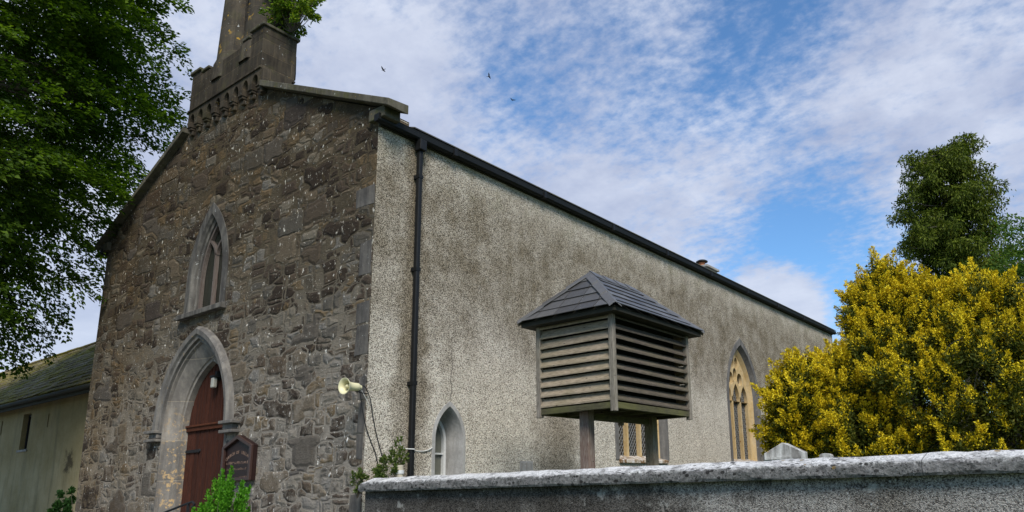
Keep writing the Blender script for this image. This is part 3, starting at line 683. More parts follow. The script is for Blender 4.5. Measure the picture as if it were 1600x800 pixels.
for a, b, c_, d in ((-13.60, -13.55, 2.77, 3.60), (-13.15, -13.10, 2.77, 3.60), (-13.55, -13.15, 2.77, 2.82), (-13.55, -13.15, 3.55, 3.60), (-13.365, -13.335, 2.82, 3.55)): k.box(a, b, AY + .10, AY + .159, c_, d)
k.build('frame', 'iron', wn); MB().box(-13.65, -13.05, AY - .03, AY + .1, 2.72, 2.768).build('sill', 'concrete', wn)
MB().box(AX0, AX1, AY - .24, AY - .005, 3.80, 3.85).box(AX0, AX1, AY - .27, AY - .235, 3.68, 3.855).build('fascia', 'soffit_dark', an)  # front board deepened and near-black to draw the shadow under the eave
MB().tube([(AX0, AY - .32, 3.79), (AX1 - .02, AY - .32, 3.79)], .045, 10).build('gutter', 'soffit_dark', an)  # tube coloured dark to blend into the painted eave shadow
m = MB(); rs = random.Random(2); nC = 17; run = 3.2; rise = 2.48
for i in range(nC):
    t0, t1 = i / nC, min(1.0, (i + 1.3) / nC); sx = AX0 + (i % 2) * .15
    while sx < AX1 - .02:
        sw = .29 + rs.random() * .03; e_ = min(sx + sw, AX1); j = rs.uniform(-.006, .012); jy = rs.uniform(-.012, .012)
        ya, za = AY - .30 + run * t0 + jy, 3.85 + rise * t0; yb, zb = AY - .30 + run * t1, 3.85 + rise * t1
        m.hexa([(sx, ya, za + .028 + j), (e_ - .01, ya, za + .028 + j + rs.uniform(-.004, .004)), (e_ - .01, yb, zb + .004), (sx, yb, zb + .004)],
               [(sx, ya, za + .044 + j), (e_ - .01, ya, za + .044 + j), (e_ - .01, yb, zb + .016), (sx, yb, zb + .016)])
        sx += sw
m.build('roof', 'mossy_slate', an)
MB().hexa([(AX0, AY - .28, 3.845), (AX1, AY - .28, 3.845), (AX1, AY - .30 + run, 3.845 + rise), (AX0, AY - .30 + run, 3.845 + rise)], [(AX0, AY - .28, 3.86), (AX1, AY - .28, 3.86), (AX1, AY - .30 + run, 3.86 + rise), (AX0, AY - .30 + run, 3.86 + rise)]).hexa(
    [(AX0, AY - .30 + 2 * run, 3.85), (AX1, AY - .30 + 2 * run, 3.85), (AX1, AY - .30 + run, 3.845 + rise), (AX0, AY - .30 + run, 3.845 + rise)], [(AX0, AY - .30 + 2 * run, 3.87), (AX1, AY - .30 + 2 * run, 3.87), (AX1, AY - .30 + run, 3.86 + rise), (AX0, AY - .30 + run, 3.86 + rise)]).build('roof_deck', 'mossy_slate', an)
k = MB(); sx = AX0
while sx < AX1: k.box(sx, min(sx + .44, AX1), AY - .38 + run, AY - .22 + run, 3.85 + rise, 3.89 + rise + rs.uniform(0, .012)); sx += .45
k.build('ridge_tiles', 'mossy_slate', an, bevel=.01)

# ------------------------------------------------------------------ boundary wall
bwl = thing('boundary_wall', 'low dark rendered wall with a white lichened coping running across the foreground', 'wall', (5, -.1, 0))
MB().box(.40, 16, -.26, .10, 0, 1.616).build('wall_body', 'boundary_render', bwl)
def wallcap():
    prof = [(-.33, 1.607), (-.34, 1.625), (-.338, 1.675), (-.325, 1.70), (-.15, 1.748), (-.08, 1.752), (.0, 1.745), (.14, 1.70), (.15, 1.607)]
    xs = [.35 + i * .05 for i in range(314)]; r_ = random.Random(9); L = []
    ph = [r_.uniform(0, 6) for _ in range(9)]
    for x in xs:
        wob = lambda k: .004 * math.sin(x * 7.3 + ph[k]) + .003 * math.sin(x * 17 + ph[(k + 3) % 9]) + r_.uniform(-.0022, .0022)
        row = [(x, p[0] + wob(i) * .8, p[1] + (wob((i + 2) % 9) if i not in (0, 8) else 0)) for i, p in enumerate(prof)]
        if x == xs[0]: row = [(x + .03 + .04 * (i in (3, 4, 5, 6, 7)), p[1], p[2] - (.02 if 3 <= i <= 7 else 0)) for i, p in enumerate(row)]
        L.append(row)
    m = MB().loft(L, closed=True); m.f.append(tuple(range(9))); m.f.append(tuple(len(m.v) - 9 + i for i in range(9))[::-1])
    m.build('coping', 'lichened_coping', bwl, smooth=True, ang=22)
wallcap()

# ------------------------------------------------------------------ louvred bell house on timber legs
bh = thing('bell_house', 'louvred timber bell house with a hipped slate roof standing on wooden legs behind the wall', 'bell house', (2.16, 2.14, 0))
X0, X1, Y0, Y1, Z0, Z1 = 1.59, 2.73, 1.24, 3.04, 2.44, 3.62
pw = .064
for (x, y) in ((X0, Y0), (X1 - pw, Y0), (X0, Y1 - pw), (X1 - pw, Y1 - pw)):
    MB().box(x, x + pw, y, y + pw, Z0 - .035, Z1).build('corner_post', 'post_wood', bh, bevel=.006)
# bottom beams and floor bearers
MB().box(X0 + pw, X1 - pw, Y0 + .012, Y0 + .06, Z0, Z0 + .07).build('bottom_beam', 'beam_wood', bh, bevel=.004)
MB().box(X1 - .06, X1 - .012, Y0 + pw, Y1 - pw, Z0, Z0 + .07).build('bottom_beam', 'beam_wood', bh, bevel=.004)
MB().box(X0 + pw, X1 - pw, Y1 - .06, Y1 - .012, Z0, Z0 + .07).build('bottom_beam', 'beam_wood', bh, bevel=.004)
MB().box(X0 + .012, X0 + .06, Y0 + pw, Y1 - pw, Z0, Z0 + .07).build('bottom_beam', 'beam_wood', bh, bevel=.004)
for y in (1.34, 1.76, 2.2, 2.62): MB().box(X0 + .062, X1 - .062, y, y + .05, Z0 + .012, Z0 + .068).build('floor_bearer', 'beam_wood', bh)
MB().box(X0 + .065, X1 - .065, Y0 + .065, Y1 - .065, Z0 + .070, Z0 + .085).build('floor', 'beam_wood', bh)
MB().box(X0 + .15, X1 - .15, Y0 + .15, Y1 - .15, Z0 + .09, Z1 - .05).build('inner_shade_box', 'interior', bh)  # solid near-black box, stands in for the shade behind the slats
nl = 9; pitch = (Z1 - .04 - (Z0 + .075)) / nl
def slat(face, i, jit):
    z = Z0 + .082 + i * pitch; t = .020; dep, hgt = (.058, .094) if face in ('front', 'back') else (.085, .074)
    if face in ('front', 'back'):
        s = 1 if face == 'front' else -1; yo = Y0 + .004 if s > 0 else Y1 - .004; a, b = X0 + pw - .004, X1 - pw + .004
        P_ = lambda u, d, zz: (u, yo + s * d, zz)
    else:
        s = 1 if face == 'right' else -1; xo = X1 - .004 if s > 0 else X0 + .004; a, b = Y0 + pw - .004, Y1 - pw + .004
        P_ = lambda u, d, zz: (xo - s * d, u, zz)
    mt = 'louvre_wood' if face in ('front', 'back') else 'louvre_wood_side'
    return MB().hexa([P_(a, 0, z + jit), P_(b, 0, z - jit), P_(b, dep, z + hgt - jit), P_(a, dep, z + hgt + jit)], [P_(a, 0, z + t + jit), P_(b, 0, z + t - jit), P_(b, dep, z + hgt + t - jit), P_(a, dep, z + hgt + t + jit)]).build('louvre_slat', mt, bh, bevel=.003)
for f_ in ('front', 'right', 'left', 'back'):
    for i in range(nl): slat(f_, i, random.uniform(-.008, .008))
for (x, y) in ((2.10, 1.41), (2.11, 2.83)):
    MB().box(x, x + .13, y, y + .125, 0, Z0 + .03).build('leg', 'painted_leg_wood' if y < 2 else 'leg_wood', bh, bevel=.008)
MB().box(2.13, 2.19, 1.0 + .6, 2.83, Z0 - .07, Z0 - .002).build('cross_brace', 'beam_wood', bh)
# hipped roof with swept slate courses
EX0, EX1, EY0, EY1, EZ = X0 - .155, X1 + .155, Y0 - .155, Y1 + .155, 3.555
RZ, RY0, RY1, RXc = 4.17, 1.62, 2.66, 2.16
rb = MB(); rb.add([(EX0 + .02, EY0 + .02, EZ), (EX1 - .02, EY0 + .02, EZ), (EX1 - .02, EY1 - .02, EZ), (EX0 + .02, EY1 - .02, EZ), (RXc, RY0 + .02, RZ - .025), (RXc, RY1 - .02, RZ - .025)], [(0, 1, 4), (1, 2, 5, 4), (2, 3, 5), (3, 0, 4, 5), (3, 2, 1, 0)])
roof = rb.build('roof', 'soffit_dark', bh)
MB().box(EX0 + .03, EX1 - .03, EY0 + .03, EY1 - .03, EZ - .045, EZ - .002).build('eaves_board', 'soffit_dark', roof)
def slate_face(a, b, c_, d, nC, w_):
    """courses on the roof plane a-b (eave) to d-c (top), each slate its own tile"""
    a, b, c_, d = map(Vector, (a, b, c_, d)); nrm = (b - a).cross(d - a).normalized(); m = MB(); rr = random.Random(5)
    sweep = lambda t: .030 * (1 - t) ** 3
    for i in range(nC):
        t0, t1 = i / nC, min(1, (i + 1.15) / nC)
        p0, p1 = a.lerp(d, t0), b.lerp(c_, t0); q0, q1 = a.lerp(d, t1), b.lerp(c_, t1); L = (p1 - p0).length; Lq = (q1 - q0).length
        k = max(1, round(L / w_)); e_ = (p1 - p0).normalized(); off = (.5 if i % 2 else 0)
        edges = [0] + [(j + off) * L / k for j in range(0 if off else 1, k)] + [L]
        qs = (q0 - p0).dot(e_); qe = (q1 - p0).dot(e_); up = (q0 - p0) - e_ * qs
        for s0, s1 in zip(edges[:-1], edges[1:]):
            if s1 - s0 < .01: continue
            s0b, s1b = min(max(s0, qs), qe), min(max(s1, qs), qe)
            g_ = .006; lift = .020 + rr.uniform(0, .003)
            A0 = p0 + e_ * (s0 + g_) + nrm * lift; A1 = p0 + e_ * (s1 - g_) + nrm * lift; B1 = p0 + up + e_ * max(s1b - g_, s0b) + nrm * .006; B0 = p0 + up + e_ * min(s0b + g_, s1b) + nrm * .006
            if i == 0: A0 = A0 + nrm * .015; A1 = A1 + nrm * .015
            dn = nrm * -.008
            m.hexa([A0 + dn, A1 + dn, B1 + dn, B0 + dn], [A0, A1, B1, B0])
    return m
slate_face((EX0, EY0, EZ), (EX1, EY0, EZ), (RXc, RY0, RZ), (RXc, RY0, RZ), 5, .29).build('slates', 'slate', roof)
slate_face((EX1, EY0, EZ), (EX1, EY1, EZ), (RXc, RY1, RZ), (RXc, RY0, RZ), 6, .30).build('slates', 'slate', roof)
slate_face((EX1, EY1, EZ), (EX0, EY1, EZ), (RXc, RY1, RZ), (RXc, RY1, RZ), 5, .29).build('slates', 'slate', roof)
slate_face((EX0, EY1, EZ), (EX0, EY0, EZ), (RXc, RY0, RZ), (RXc, RY1, RZ), 6, .30).build('slates', 'slate', roof)
def hip(p, q, nP, w_, name):
    p, q = Vector(p), Vector(q)
    m = MB(); c = Vector((RXc, (RY0 + RY1) / 2, 0))
    d = (q - p); side = d.cross(Vector((0, 0, 1))).normalized()
    for i in range(nP):
        a, b = p.lerp(q, i / nP), p.lerp(q, min(1, (i + 1.08) / nP)); la, lb = .040, .026
        for s in (1, -1):
            dr_ = -.055
            if abs(d.z) < .01: dr_ = -.075
            m.hexa([a + Vector((0, 0, la - .012)), b + Vector((0, 0, lb - .012)), b + side * s * w_ + Vector((0, 0, lb + dr_ - .012)), a + side * s * w_ + Vector((0, 0, la + dr_ - .012))],
                   [a + Vector((0, 0, la)), b + Vector((0, 0, lb)), b + side * s * w_ + Vector((0, 0, lb + dr_)), a + side * s * w_ + Vector((0, 0, la + dr_))])
    m.build(name, 'slate', roof)
hip((EX1, EY0, EZ + .01), (RXc, RY0, RZ + .01), 3, .075, 'hip_tiles'); hip((EX0, EY0, EZ + .01), (RXc, RY0, RZ + .01), 3, .075, 'hip_tiles')
hip((EX1, EY1, EZ + .01), (RXc, RY1, RZ + .01), 3, .075, 'hip_tiles'); hip((EX0, EY1, EZ + .01), (RXc, RY1, RZ + .01), 3, .075, 'hip_tiles')
hip((RXc, RY0, RZ + .012), (RXc, RY1, RZ + .012), 4, .08, 'ridge_tiles')

# ------------------------------------------------------------------ horn loudspeaker on the corner
hs = thing('horn_speaker', 'cream horn loudspeaker fixed to the corner of the stone gable', 'loudspeaker', (.05, -.15, 2.8))
c0 = Vector((.065, -.17, 2.80)); ax = Vector((.10, -1, -.03)).normalized(); hk = .70
MB().lathe(c0, ax, [(0, .0), (0, .040), (.012, .048), (.06, .048), (.10, .050), (.14, .056), (.17, .068), (.195, .086), (.203, .095), (.211, .095), (.211, .090), (.185, .064), (.14, .05), (.08, .042), (.07, 0)], 32).build('horn', 'cream_plastic', hs, smooth=True, ang=60)
MB().lathe(c0 + ax * .07, ax, [(0, .024), (.07, .025), (.10, .020), (.112, .010), (.115, 0)], 20).build('throat_cone', 'cream_plastic', hs, smooth=True)
MB().lathe(c0, ax, [(-.035, 0), (-.035, .028), (-.004, .036), (.0, .036)], 20).build('driver_cap', 'cream_plastic', hs, smooth=True)
MB().tube([c0 + ax * .04 + Vector((0, 0, -.045)), c0 + Vector((.0, .05, -.06)), (.02, -.002, 2.74)], .007).build('bracket', 'iron', hs)
def cable(pts, r, m, label, name='cable'):
    P_ = []; v = [Vector(p) for p in pts]
    for i in range(len(v) - 1):
        a, b, c_, d = v[max(i - 1, 0)], v[i], v[i + 1], v[min(i + 2, len(v) - 1)]
        for k in range(6):
            t = k / 6; P_.append(.5 * ((2 * b) + (c_ - a) * t + (2 * a - 5 * b + 4 * c_ - d) * t * t + (3 * b - a - 3 * c_ + d) * t ** 3))
    P_.append(v[-1]); o = MB().tube(P_, r, 6).build(name, m, None, smooth=True); return tag(o, label, 'cable')
cable([(.07, -.16, 2.80), (.05, -.10, 2.6), (.03, -.03, 2.4), (.012, .06, 2.22), (.012, .15, 2.05), (.012, .22, 1.82)], .006, 'cable_black', 'thin black cable drooping from under the horn loudspeaker to the ivy')
cable([(.08, -.15, 2.83), (.06, -.06, 2.80), (.04, .03, 2.66), (.014, .10, 2.45), (.012, .18, 2.2), (.012, .26, 2.0), (.012, .33, 1.88)], .006, 'cable_black', 'second black cable from the back of the loudspeaker, nearer the downpipe')
cable([(.07, -.15, 2.80), (.05, -.06, 2.70), (.035, .02, 2.60)], .004, 'cable_white', 'short white wire at the back of the loudspeaker')
cable([(.012, .50, 2.20), (.012, .56, 2.12), (.135, .635, 2.10), (.012, .74, 2.09), (.012, .90, 2.09), (.012, 1.02, 2.13), (-.05, 1.10, 2.18), (-.10, 1.11, 2.3), (-.12, 1.12, 2.42)], .007, 'cable_white', 'white cable looping from behind the black downpipe into the small arched window')
sp = MB().lathe((.30, .285, 0), (0, 0, 1), [(0, .042), (1.90, .042), (1.90, .034), (1.7, .034)], 16).build('pipe_stub', 'plastic_pipe', None, smooth=True); tag(sp, 'short cream vent pipe with plants growing out of it beside the downpipe', 'pipe')
MB().lathe((.30, .285, 1.80), (0, 0, 1), [(0, .043), (.0, .05), (.04, .05), (.04, .043)], 16).build('pipe_collar', 'white_paint', sp)

# ------------------------------------------------------------------ sign board beside the door
sg = thing('church_sign', 'dark brown pointed notice board on the gable wall to the right of the door', 'sign', (-2.68, 0, 1.8))
sx0, sx1, sz0, sz1, szt = -3.06, -2.30, 1.80, 2.27, 2.42
so = [(sx0, sz0), (sx1, sz0), (sx1, sz1), ((sx0 + sx1) / 2, szt), (sx0, sz1)]
si = [(sx0 + .05, sz0 + .045), (sx1 - .05, sz0 + .045), (sx1 - .05, sz1 - .03), ((sx0 + sx1) / 2, szt - .055), (sx0 + .05, sz1 - .03)]
MB().poly(so, FX, -.055, -.004).build('board', 'sign_board', sg)
MB().poly(so, FX, -.10, -.056, [si]).build('frame', 'sign_frame', sg, bevel=.008)
def letter(ch_, x, z, size, rot, parent):
    cu = bpy.data.curves.new('lettering', 'FONT'); cu.body = ch_; cu.size = size; cu.align_x = 'CENTER'; cu.extrude = .001; cu.resolution_u = 2
    tmp = bpy.data.objects.new('tmp', cu); COL.objects.link(tmp); dg = bpy.context.evaluated_depsgraph_get(); dg.update()
    me = bpy.data.meshes.new_from_object(tmp.evaluated_get(dg)); COL.objects.unlink(tmp); bpy.data.objects.remove(tmp)
    me.transform(Matrix.Translation((x, -.057, z)) @ Matrix.Rotation(rot, 4, 'Y') @ Matrix.Rotation(R(90), 4, 'X')); return me
def text_obj(meshes, name, parent):
    vs, fs = [], []
    for me in meshes:
        b = len(vs); vs += [tuple(v.co) for v in me.vertices]; fs += [tuple(i + b for i in p.vertices) for p in me.polygons]
    m = MB(); m.v, m.f = vs, fs; return m.build(name, 'sign_lettering', parent)
ms = []; s = 'CHURCH OF IRELAND'; cxs, czs, rad = (sx0 + sx1) / 2, 1.62, .545
for i, c_ in enumerate(s):
    if c_ == ' ': continue
    a = (i - (len(s) - 1) / 2) * .072
    ms.append(letter(c_, cxs + rad * math.sin(a), czs + rad * math.cos(a), .062, a, sg))
text_obj(ms, 'lettering', sg)
m = MB(); rl = random.Random(3)       # two worn lines: only broken strokes survive
for z, x_a, x_b, hh in ((2.025, -2.98, -2.40, .038), (1.945, -2.95, -2.44, .034), (1.845, -2.62, -2.38, .02)):
    x = x_a
    while x < x_b:
        w_ = rl.uniform(.012, .024)
        if rl.random() < .85: m.box(x, x + .006, -.0575, -.0565, z, z + hh * rl.uniform(.5, 1))
        if rl.random() < .6: m.box(x, x + w_, -.0577, -.0567, z + rl.choice((0, hh * .45, hh * .85)), z + rl.choice((0, hh * .45, hh * .85)) + .006)
        x += w_ + .014
m.build('worn_lettering', 'sign_lettering', sg)

# ------------------------------------------------------------------ handrail and railing in front of the gable
hr = thing('handrail', 'thin black iron handrail beside the church door step', 'handrail', (-2.2, -1, 0))
MB().tube([(-3.9, -1.0, 1.18), (-2.9, -1.0, 1.36), (-2.2, -1.0, 1.49), (-1.98, -1.0, 1.53), (-1.88, -1.0, 1.545), (-1.83, -1.0, 1.52), (-1.85, -1.0, 1.48), (-1.89, -1.0, 1.49)], .014, 8).build('rail', 'iron', hr, smooth=True)
for x, z in ((-1.98, 1.52), (-2.9, 1.35), (-3.85, 1.18)): MB().box(x - .012, x + .012, -1.012, -.988, 0, z).build('baluster', 'iron', hr)
rg = thing('iron_railing', 'low black iron railing with spear tops along the churchyard front', 'railing', (-7, -1.6, 0))
MB().box(-12, -3.1, -1.61, -1.59, 1.26, 1.29).box(-12, -3.1, -1.61, -1.59, .2, .23).build('bar', 'iron', rg)
pk = None
for i in range(70):
    x = -11.9 + i * .125
    if pk is None:
        pk = MB().tube([(x, -1.6, .05), (x, -1.6, 1.36)], .008, 6).lathe((x, -1.6, 1.36), (0, 0, 1), [(0, .008), (.02, .016), (.04, .016), (.11, 0)], 6).build('picket', 'iron', rg)
    else:
        o = pk.copy(); COL.objects.link(o); o.location.x += i * .125
        o.parent = rg; o.location.z += random.uniform(-.006, .006)

# ------------------------------------------------------------------ gravestones
gs = thing('gravestone', 'pale lichened gravestone with a low pointed top, its tip showing over the wall', 'gravestone', (3.25, 4.8, 0))
MB().poly([(2.96, .3), (3.54, .3), (3.54, 1.99), (3.25, 2.135), (2.96, 1.99)], FX, 4.72, 4.92).build('headstone', 'gravestone_stone', gs, bevel=.012)
MB().poly([(2.98, 1.90), (3.52, 1.90), (3.52, 1.93), (2.98, 1.93)], FX, 4.70, 4.719).build('moulding', 'gravestone_stone', gs)
MB().box(2.86, 3.64, 4.6, 5.04, 0, .3).build('plinth', 'concrete', gs, bevel=.02)
gs = thing('gravestone', 'small weathered headstone just right of the pointed gravestone, mostly hidden by the yew', 'gravestone', (3.75, 5.2, 0))
MB().poly([(3.62, .2), (3.80, .2), (3.80, 1.93)] + [(3.71 + .09 * math.cos(q), 1.93 + .04 * math.sin(q)) for q in (.5, 1, 1.57, 2.1, 2.6)] + [(3.62, 1.93)], FX, 5.15, 5.27).build('headstone', 'gravestone_stone', gs, bevel=.01)
MB().box(3.52, 3.96, 5.08, 5.34, 0, .2).build('plinth', 'concrete', gs)

# ------------------------------------------------------------------ foliage
def leaves_obj(name, P_, D_, Ln, Wd, m, parent=None, rng=None, fold=.25, N_=None):
    """one folded diamond leaf per point, along direction D_"""
    n_ = len(P_); D_ = D_ / (np.linalg.norm(D_, axis=1, keepdims=True) + 1e-9)
    rv = rng.normal(size=(n_, 3)) if N_ is None else N_ + rng.normal(size=(n_, 3)) * .35
    side = np.cross(D_, rv); side /= (np.linalg.norm(side, axis=1, keepdims=True) + 1e-9); nn = np.cross(side, D_)
    L = (Ln * rng.uniform(.7, 1.25, n_))[:, None]; W_ = (Wd * rng.uniform(.7, 1.2, n_))[:, None]
    v = np.empty((n_, 4, 3)); v[:, 0] = P_; v[:, 2] = P_ + D_ * L
    midp = P_ + D_ * L * .5 + nn * L * .08; v[:, 1] = midp + side * W_ * .5 + nn * W_ * fold; v[:, 3] = midp - side * W_ * .5 + nn * W_ * fold
    # two triangles share the midrib
    idx = np.arange(n_)[:, None] * 4; f = np.concatenate([idx + np.array([[0, 1, 2]]), idx + np.array([[0, 2, 3]])], 1).reshape(-1)
    me = bpy.data.meshes.new(name); me.vertices.add(n_ * 4)
    if parent is not None: v = v - np.array(parent_world(parent))
    me.vertices.foreach_set('co', v.reshape(-1)); me.loops.add(len(f)); me.loops.foreach_set('vertex_index', f.astype(np.int32))
    me.polygons.add(n_ * 2); me.polygons.foreach_set('loop_start', np.arange(0, n_ * 6, 3, dtype=np.int32)); me.polygons.foreach_set('loop_total', np.full(n_ * 2, 3, dtype=np.int32))
    me.update(calc_edges=True); me.validate(); me.materials.append(MATS[m]); o = bpy.data.objects.new(name, me); COL.objects.link(o)
    if parent is not None: o.parent = parent
    return o
def unit(v): return v / (np.linalg.norm(v, axis=-1, keepdims=True) + 1e-9)
def limb(m, p, q, r0, r1, rng, bend=.08, k=6):
    p, q = np.array(p, float), np.array(q, float); L = np.linalg.norm(q - p); pts = []; o = rng.normal(size=3) * L * bend
    for i in range(k + 1):
        t = i / k; pts.append(tuple(p + (q - p) * t + o * math.sin(math.pi * t) + rng.normal(size=3) * L * .008 * (0 < i < k)))
    m.tube(pts, [r0 + (r1 - r0) * i / k for i in range(k + 1)], 7, False); return pts

# --- the big beech overhanging at the left
rng = np.random.default_rng(11)
bc = np.array([-10.0, -2.7, 10.4]); br_ = np.array([3.7, 3.7, 6.8])
bt = thing('beech_tree', 'large leafy beech tree whose crown fills the upper left of the view', 'tree', (-11.2, -4.9, 0))
m = MB(); base = np.array([-11.2, -4.9, 0.]); top = np.array([-10.4, -3.6, 12.])
limb(m, base, top, .42, .16, rng, .02, 10)
sprays = []
while len(sprays) < 2700:
    d = unit(rng.normal(size=3)); r = rng.uniform(.2, 1) ** .45; p = bc + d * br_ * r * (1 + .10 * math.sin(d[0] * 7 + 1) * math.sin(d[2] * 9) + .06 * math.sin(d[1] * 13))
    if p[2] < 3.4: continue
    sprays.append(p)
sprays = np.array(sprays)
for k in range(16):
    a = 2 * math.pi * k / 16 + rng.uniform(-.2, .2); q = bc + np.array([math.cos(a), math.sin(a), 0]) * br_ * .72 + np.array([0, 0, rng.uniform(-5, 4)])
    s0 = base + (top - base) * min(.98, max(.25, (q[2] - 1.5) / 11)); P2 = limb(m, s0, q, .10, .03, rng, .06)
    near = sprays[np.argsort(np.linalg.norm(sprays - q, axis=1))[:16]]
    for t_ in near[:12]: limb(m, P2[rng.integers(2, 6)], t_, .018, .005, rng, .10, 4)
m.build('trunk', 'bark', bt, smooth=True)
PP, DD, NN = [], [], []
for p in sprays:
    out = unit(p - (bc - np.array([0, 0, 1.5]))); ax_ = unit(out * np.array([1, 1, .25]) + np.array([0, 0, -.35]) + rng.normal(size=3) * .25)
    up = np.array([0, 0, 1.]); sd = unit(np.cross(ax_, up)); nrm = np.cross(sd, ax_); L = rng.uniform(.55, .95)
    k = 95; t = rng.uniform(0, 1, k); s = rng.uniform(-1, 1, k) * (.36 * (1 - t) + .10) ; q = p + ax_ * (t * L)[:, None] + sd * s[:, None] + nrm * (rng.normal(size=k) * .045)[:, None]
    q[:, 2] -= (t ** 2) * .18 + np.abs(s) * .12
    dd = ax_ + sd * (np.sign(s) * .9)[:, None] + rng.normal(size=(k, 3)) * .35 + np.array([0, 0, -.15])
    PP.append(q); DD.append(dd); NN.append(np.tile(nrm, (k, 1)))
leaves_obj('crown', np.concatenate(PP), np.concatenate(DD), .095, .062, 'beech_leaf', bt, rng, .15, np.concatenate(NN))

# --- golden yew behind the wall
rng = np.random.default_rng(5)
yw = thing('golden_yew', 'big bushy golden yellow yew tree behind the wall at the right', 'tree', (4.7, 8.6, 0))
ELL = [((5.1, 8.9, 2.4), (2.3, 2.3, 2.2)), ((4.0, 8.35, 4.1), (.6, .65, 1.32)), ((4.6, 8.5, 4.0), (.75, .8, .95)), ((2.72, 7.2, 2.62), (.58, .7, .95)), ((3.5, 7.95, 2.45), (1.0, 1.1, 1.45)), ((3.6, 7.6, 2.0), (1.25, 1.2, .95)),
       ((7.0, 9.1, 2.8), (1.6, 1.8, 1.75)), ((5.4, 8.7, 3.75), (.95, 1.1, 1.12))]
def lumpy(d, q):
    return 1 + .07 * np.sin(q[:, 0] * 5.1 + q[:, 2] * 3.3) + .07 * np.sin(q[:, 1] * 6.3 - q[:, 2] * 5.7 + 1) + .05 * np.sin(q[:, 0] * 11 + q[:, 1] * 9 + q[:, 2] * 12)
pts, nrm_ = [], []
for ci, (c, r) in enumerate(ELL):
    c, r = np.array(c), np.array(r); k = int(900 * (r[0] * r[2]) ** .8 / 2.5) + 120; d = unit(rng.normal(size=(k, 3))); q = c + d * r; q = c + d * r * lumpy(d, q)[:, None] * rng.uniform(.86, 1.03, (k, 1))
    ins = np.zeros(k, bool)
    for cj, (c2, r2) in enumerate(ELL):
        if cj != ci: ins |= ((((q - np.array(c2)) / np.array(r2)) ** 2).sum(1) < .62)
    ok = ~ins & (q[:, 2] > .6); pts.append(q[ok]); nrm_.append(unit(d / r)[ok])
pts = np.concatenate(pts); nrm_ = np.concatenate(nrm_)
m = MB(); b0 = np.array([4.7, 8.6, 0.])
for k in range(7):
    a = 2 * math.pi * k / 7; limb(m, b0 + np.array([math.cos(a), math.sin(a), 0]) * .15, b0 + np.array([math.cos(a) * 1.0, math.sin(a) * .9, 3.2]), .10, .04, rng, .06)
for q in pts[rng.permutation(len(pts))[:170]]:
    s0 = b0 + np.array([0, 0, 1.0]) + (q - b0 - np.array([0, 0, 1.0])) * rng.uniform(.1, .35); limb(m, s0, q, .022, .006, rng, .09, 5)
m.build('trunk', 'grey_twig', yw, smooth=True)
PP, DD, GP, GD = [], [], [], []
for q, d in zip(pts, nrm_):
    ax_ = unit(d * .75 + np.array([0, 0, .75]) + rng.normal(size=3) * .45); L = rng.uniform(.16, .46); kk = int(215 * L / .3)
    t = rng.uniform(-.7, 1, kk); wd = rng.uniform(.08, .15) * (1.08 - np.clip(t, 0, 1)); rad = unit(rng.normal(size=(kk, 3))); P3 = q + ax_ * (t * L)[:, None] + rad * (wd * rng.uniform(.3, 1, kk))[:, None]
    D3 = ax_ * .8 + rad * .8 + rng.normal(size=(kk, 3)) * .35
    gold = t > rng.uniform(-.35, .35, kk); PP.append(P3[gold]); DD.append(D3[gold]); GP.append(P3[~gold]); GD.append(D3[~gold])
    kg = 30; g3 = q - d * rng.uniform(.05, .45, (kg, 1)) + rng.normal(size=(kg, 3)) * .12; GP.append(g3); GD.append(rng.normal(size=(kg, 3)) + ax_)
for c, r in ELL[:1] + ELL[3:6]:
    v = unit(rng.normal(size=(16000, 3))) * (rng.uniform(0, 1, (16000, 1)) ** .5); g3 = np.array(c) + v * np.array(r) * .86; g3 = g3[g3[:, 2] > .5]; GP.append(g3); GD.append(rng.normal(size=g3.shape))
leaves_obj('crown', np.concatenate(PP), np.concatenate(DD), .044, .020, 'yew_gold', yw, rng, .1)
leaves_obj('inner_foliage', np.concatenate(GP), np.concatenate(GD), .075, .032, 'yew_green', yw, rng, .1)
print('yew leaves', sum(map(len, PP)), sum(map(len, GP)), len(pts))

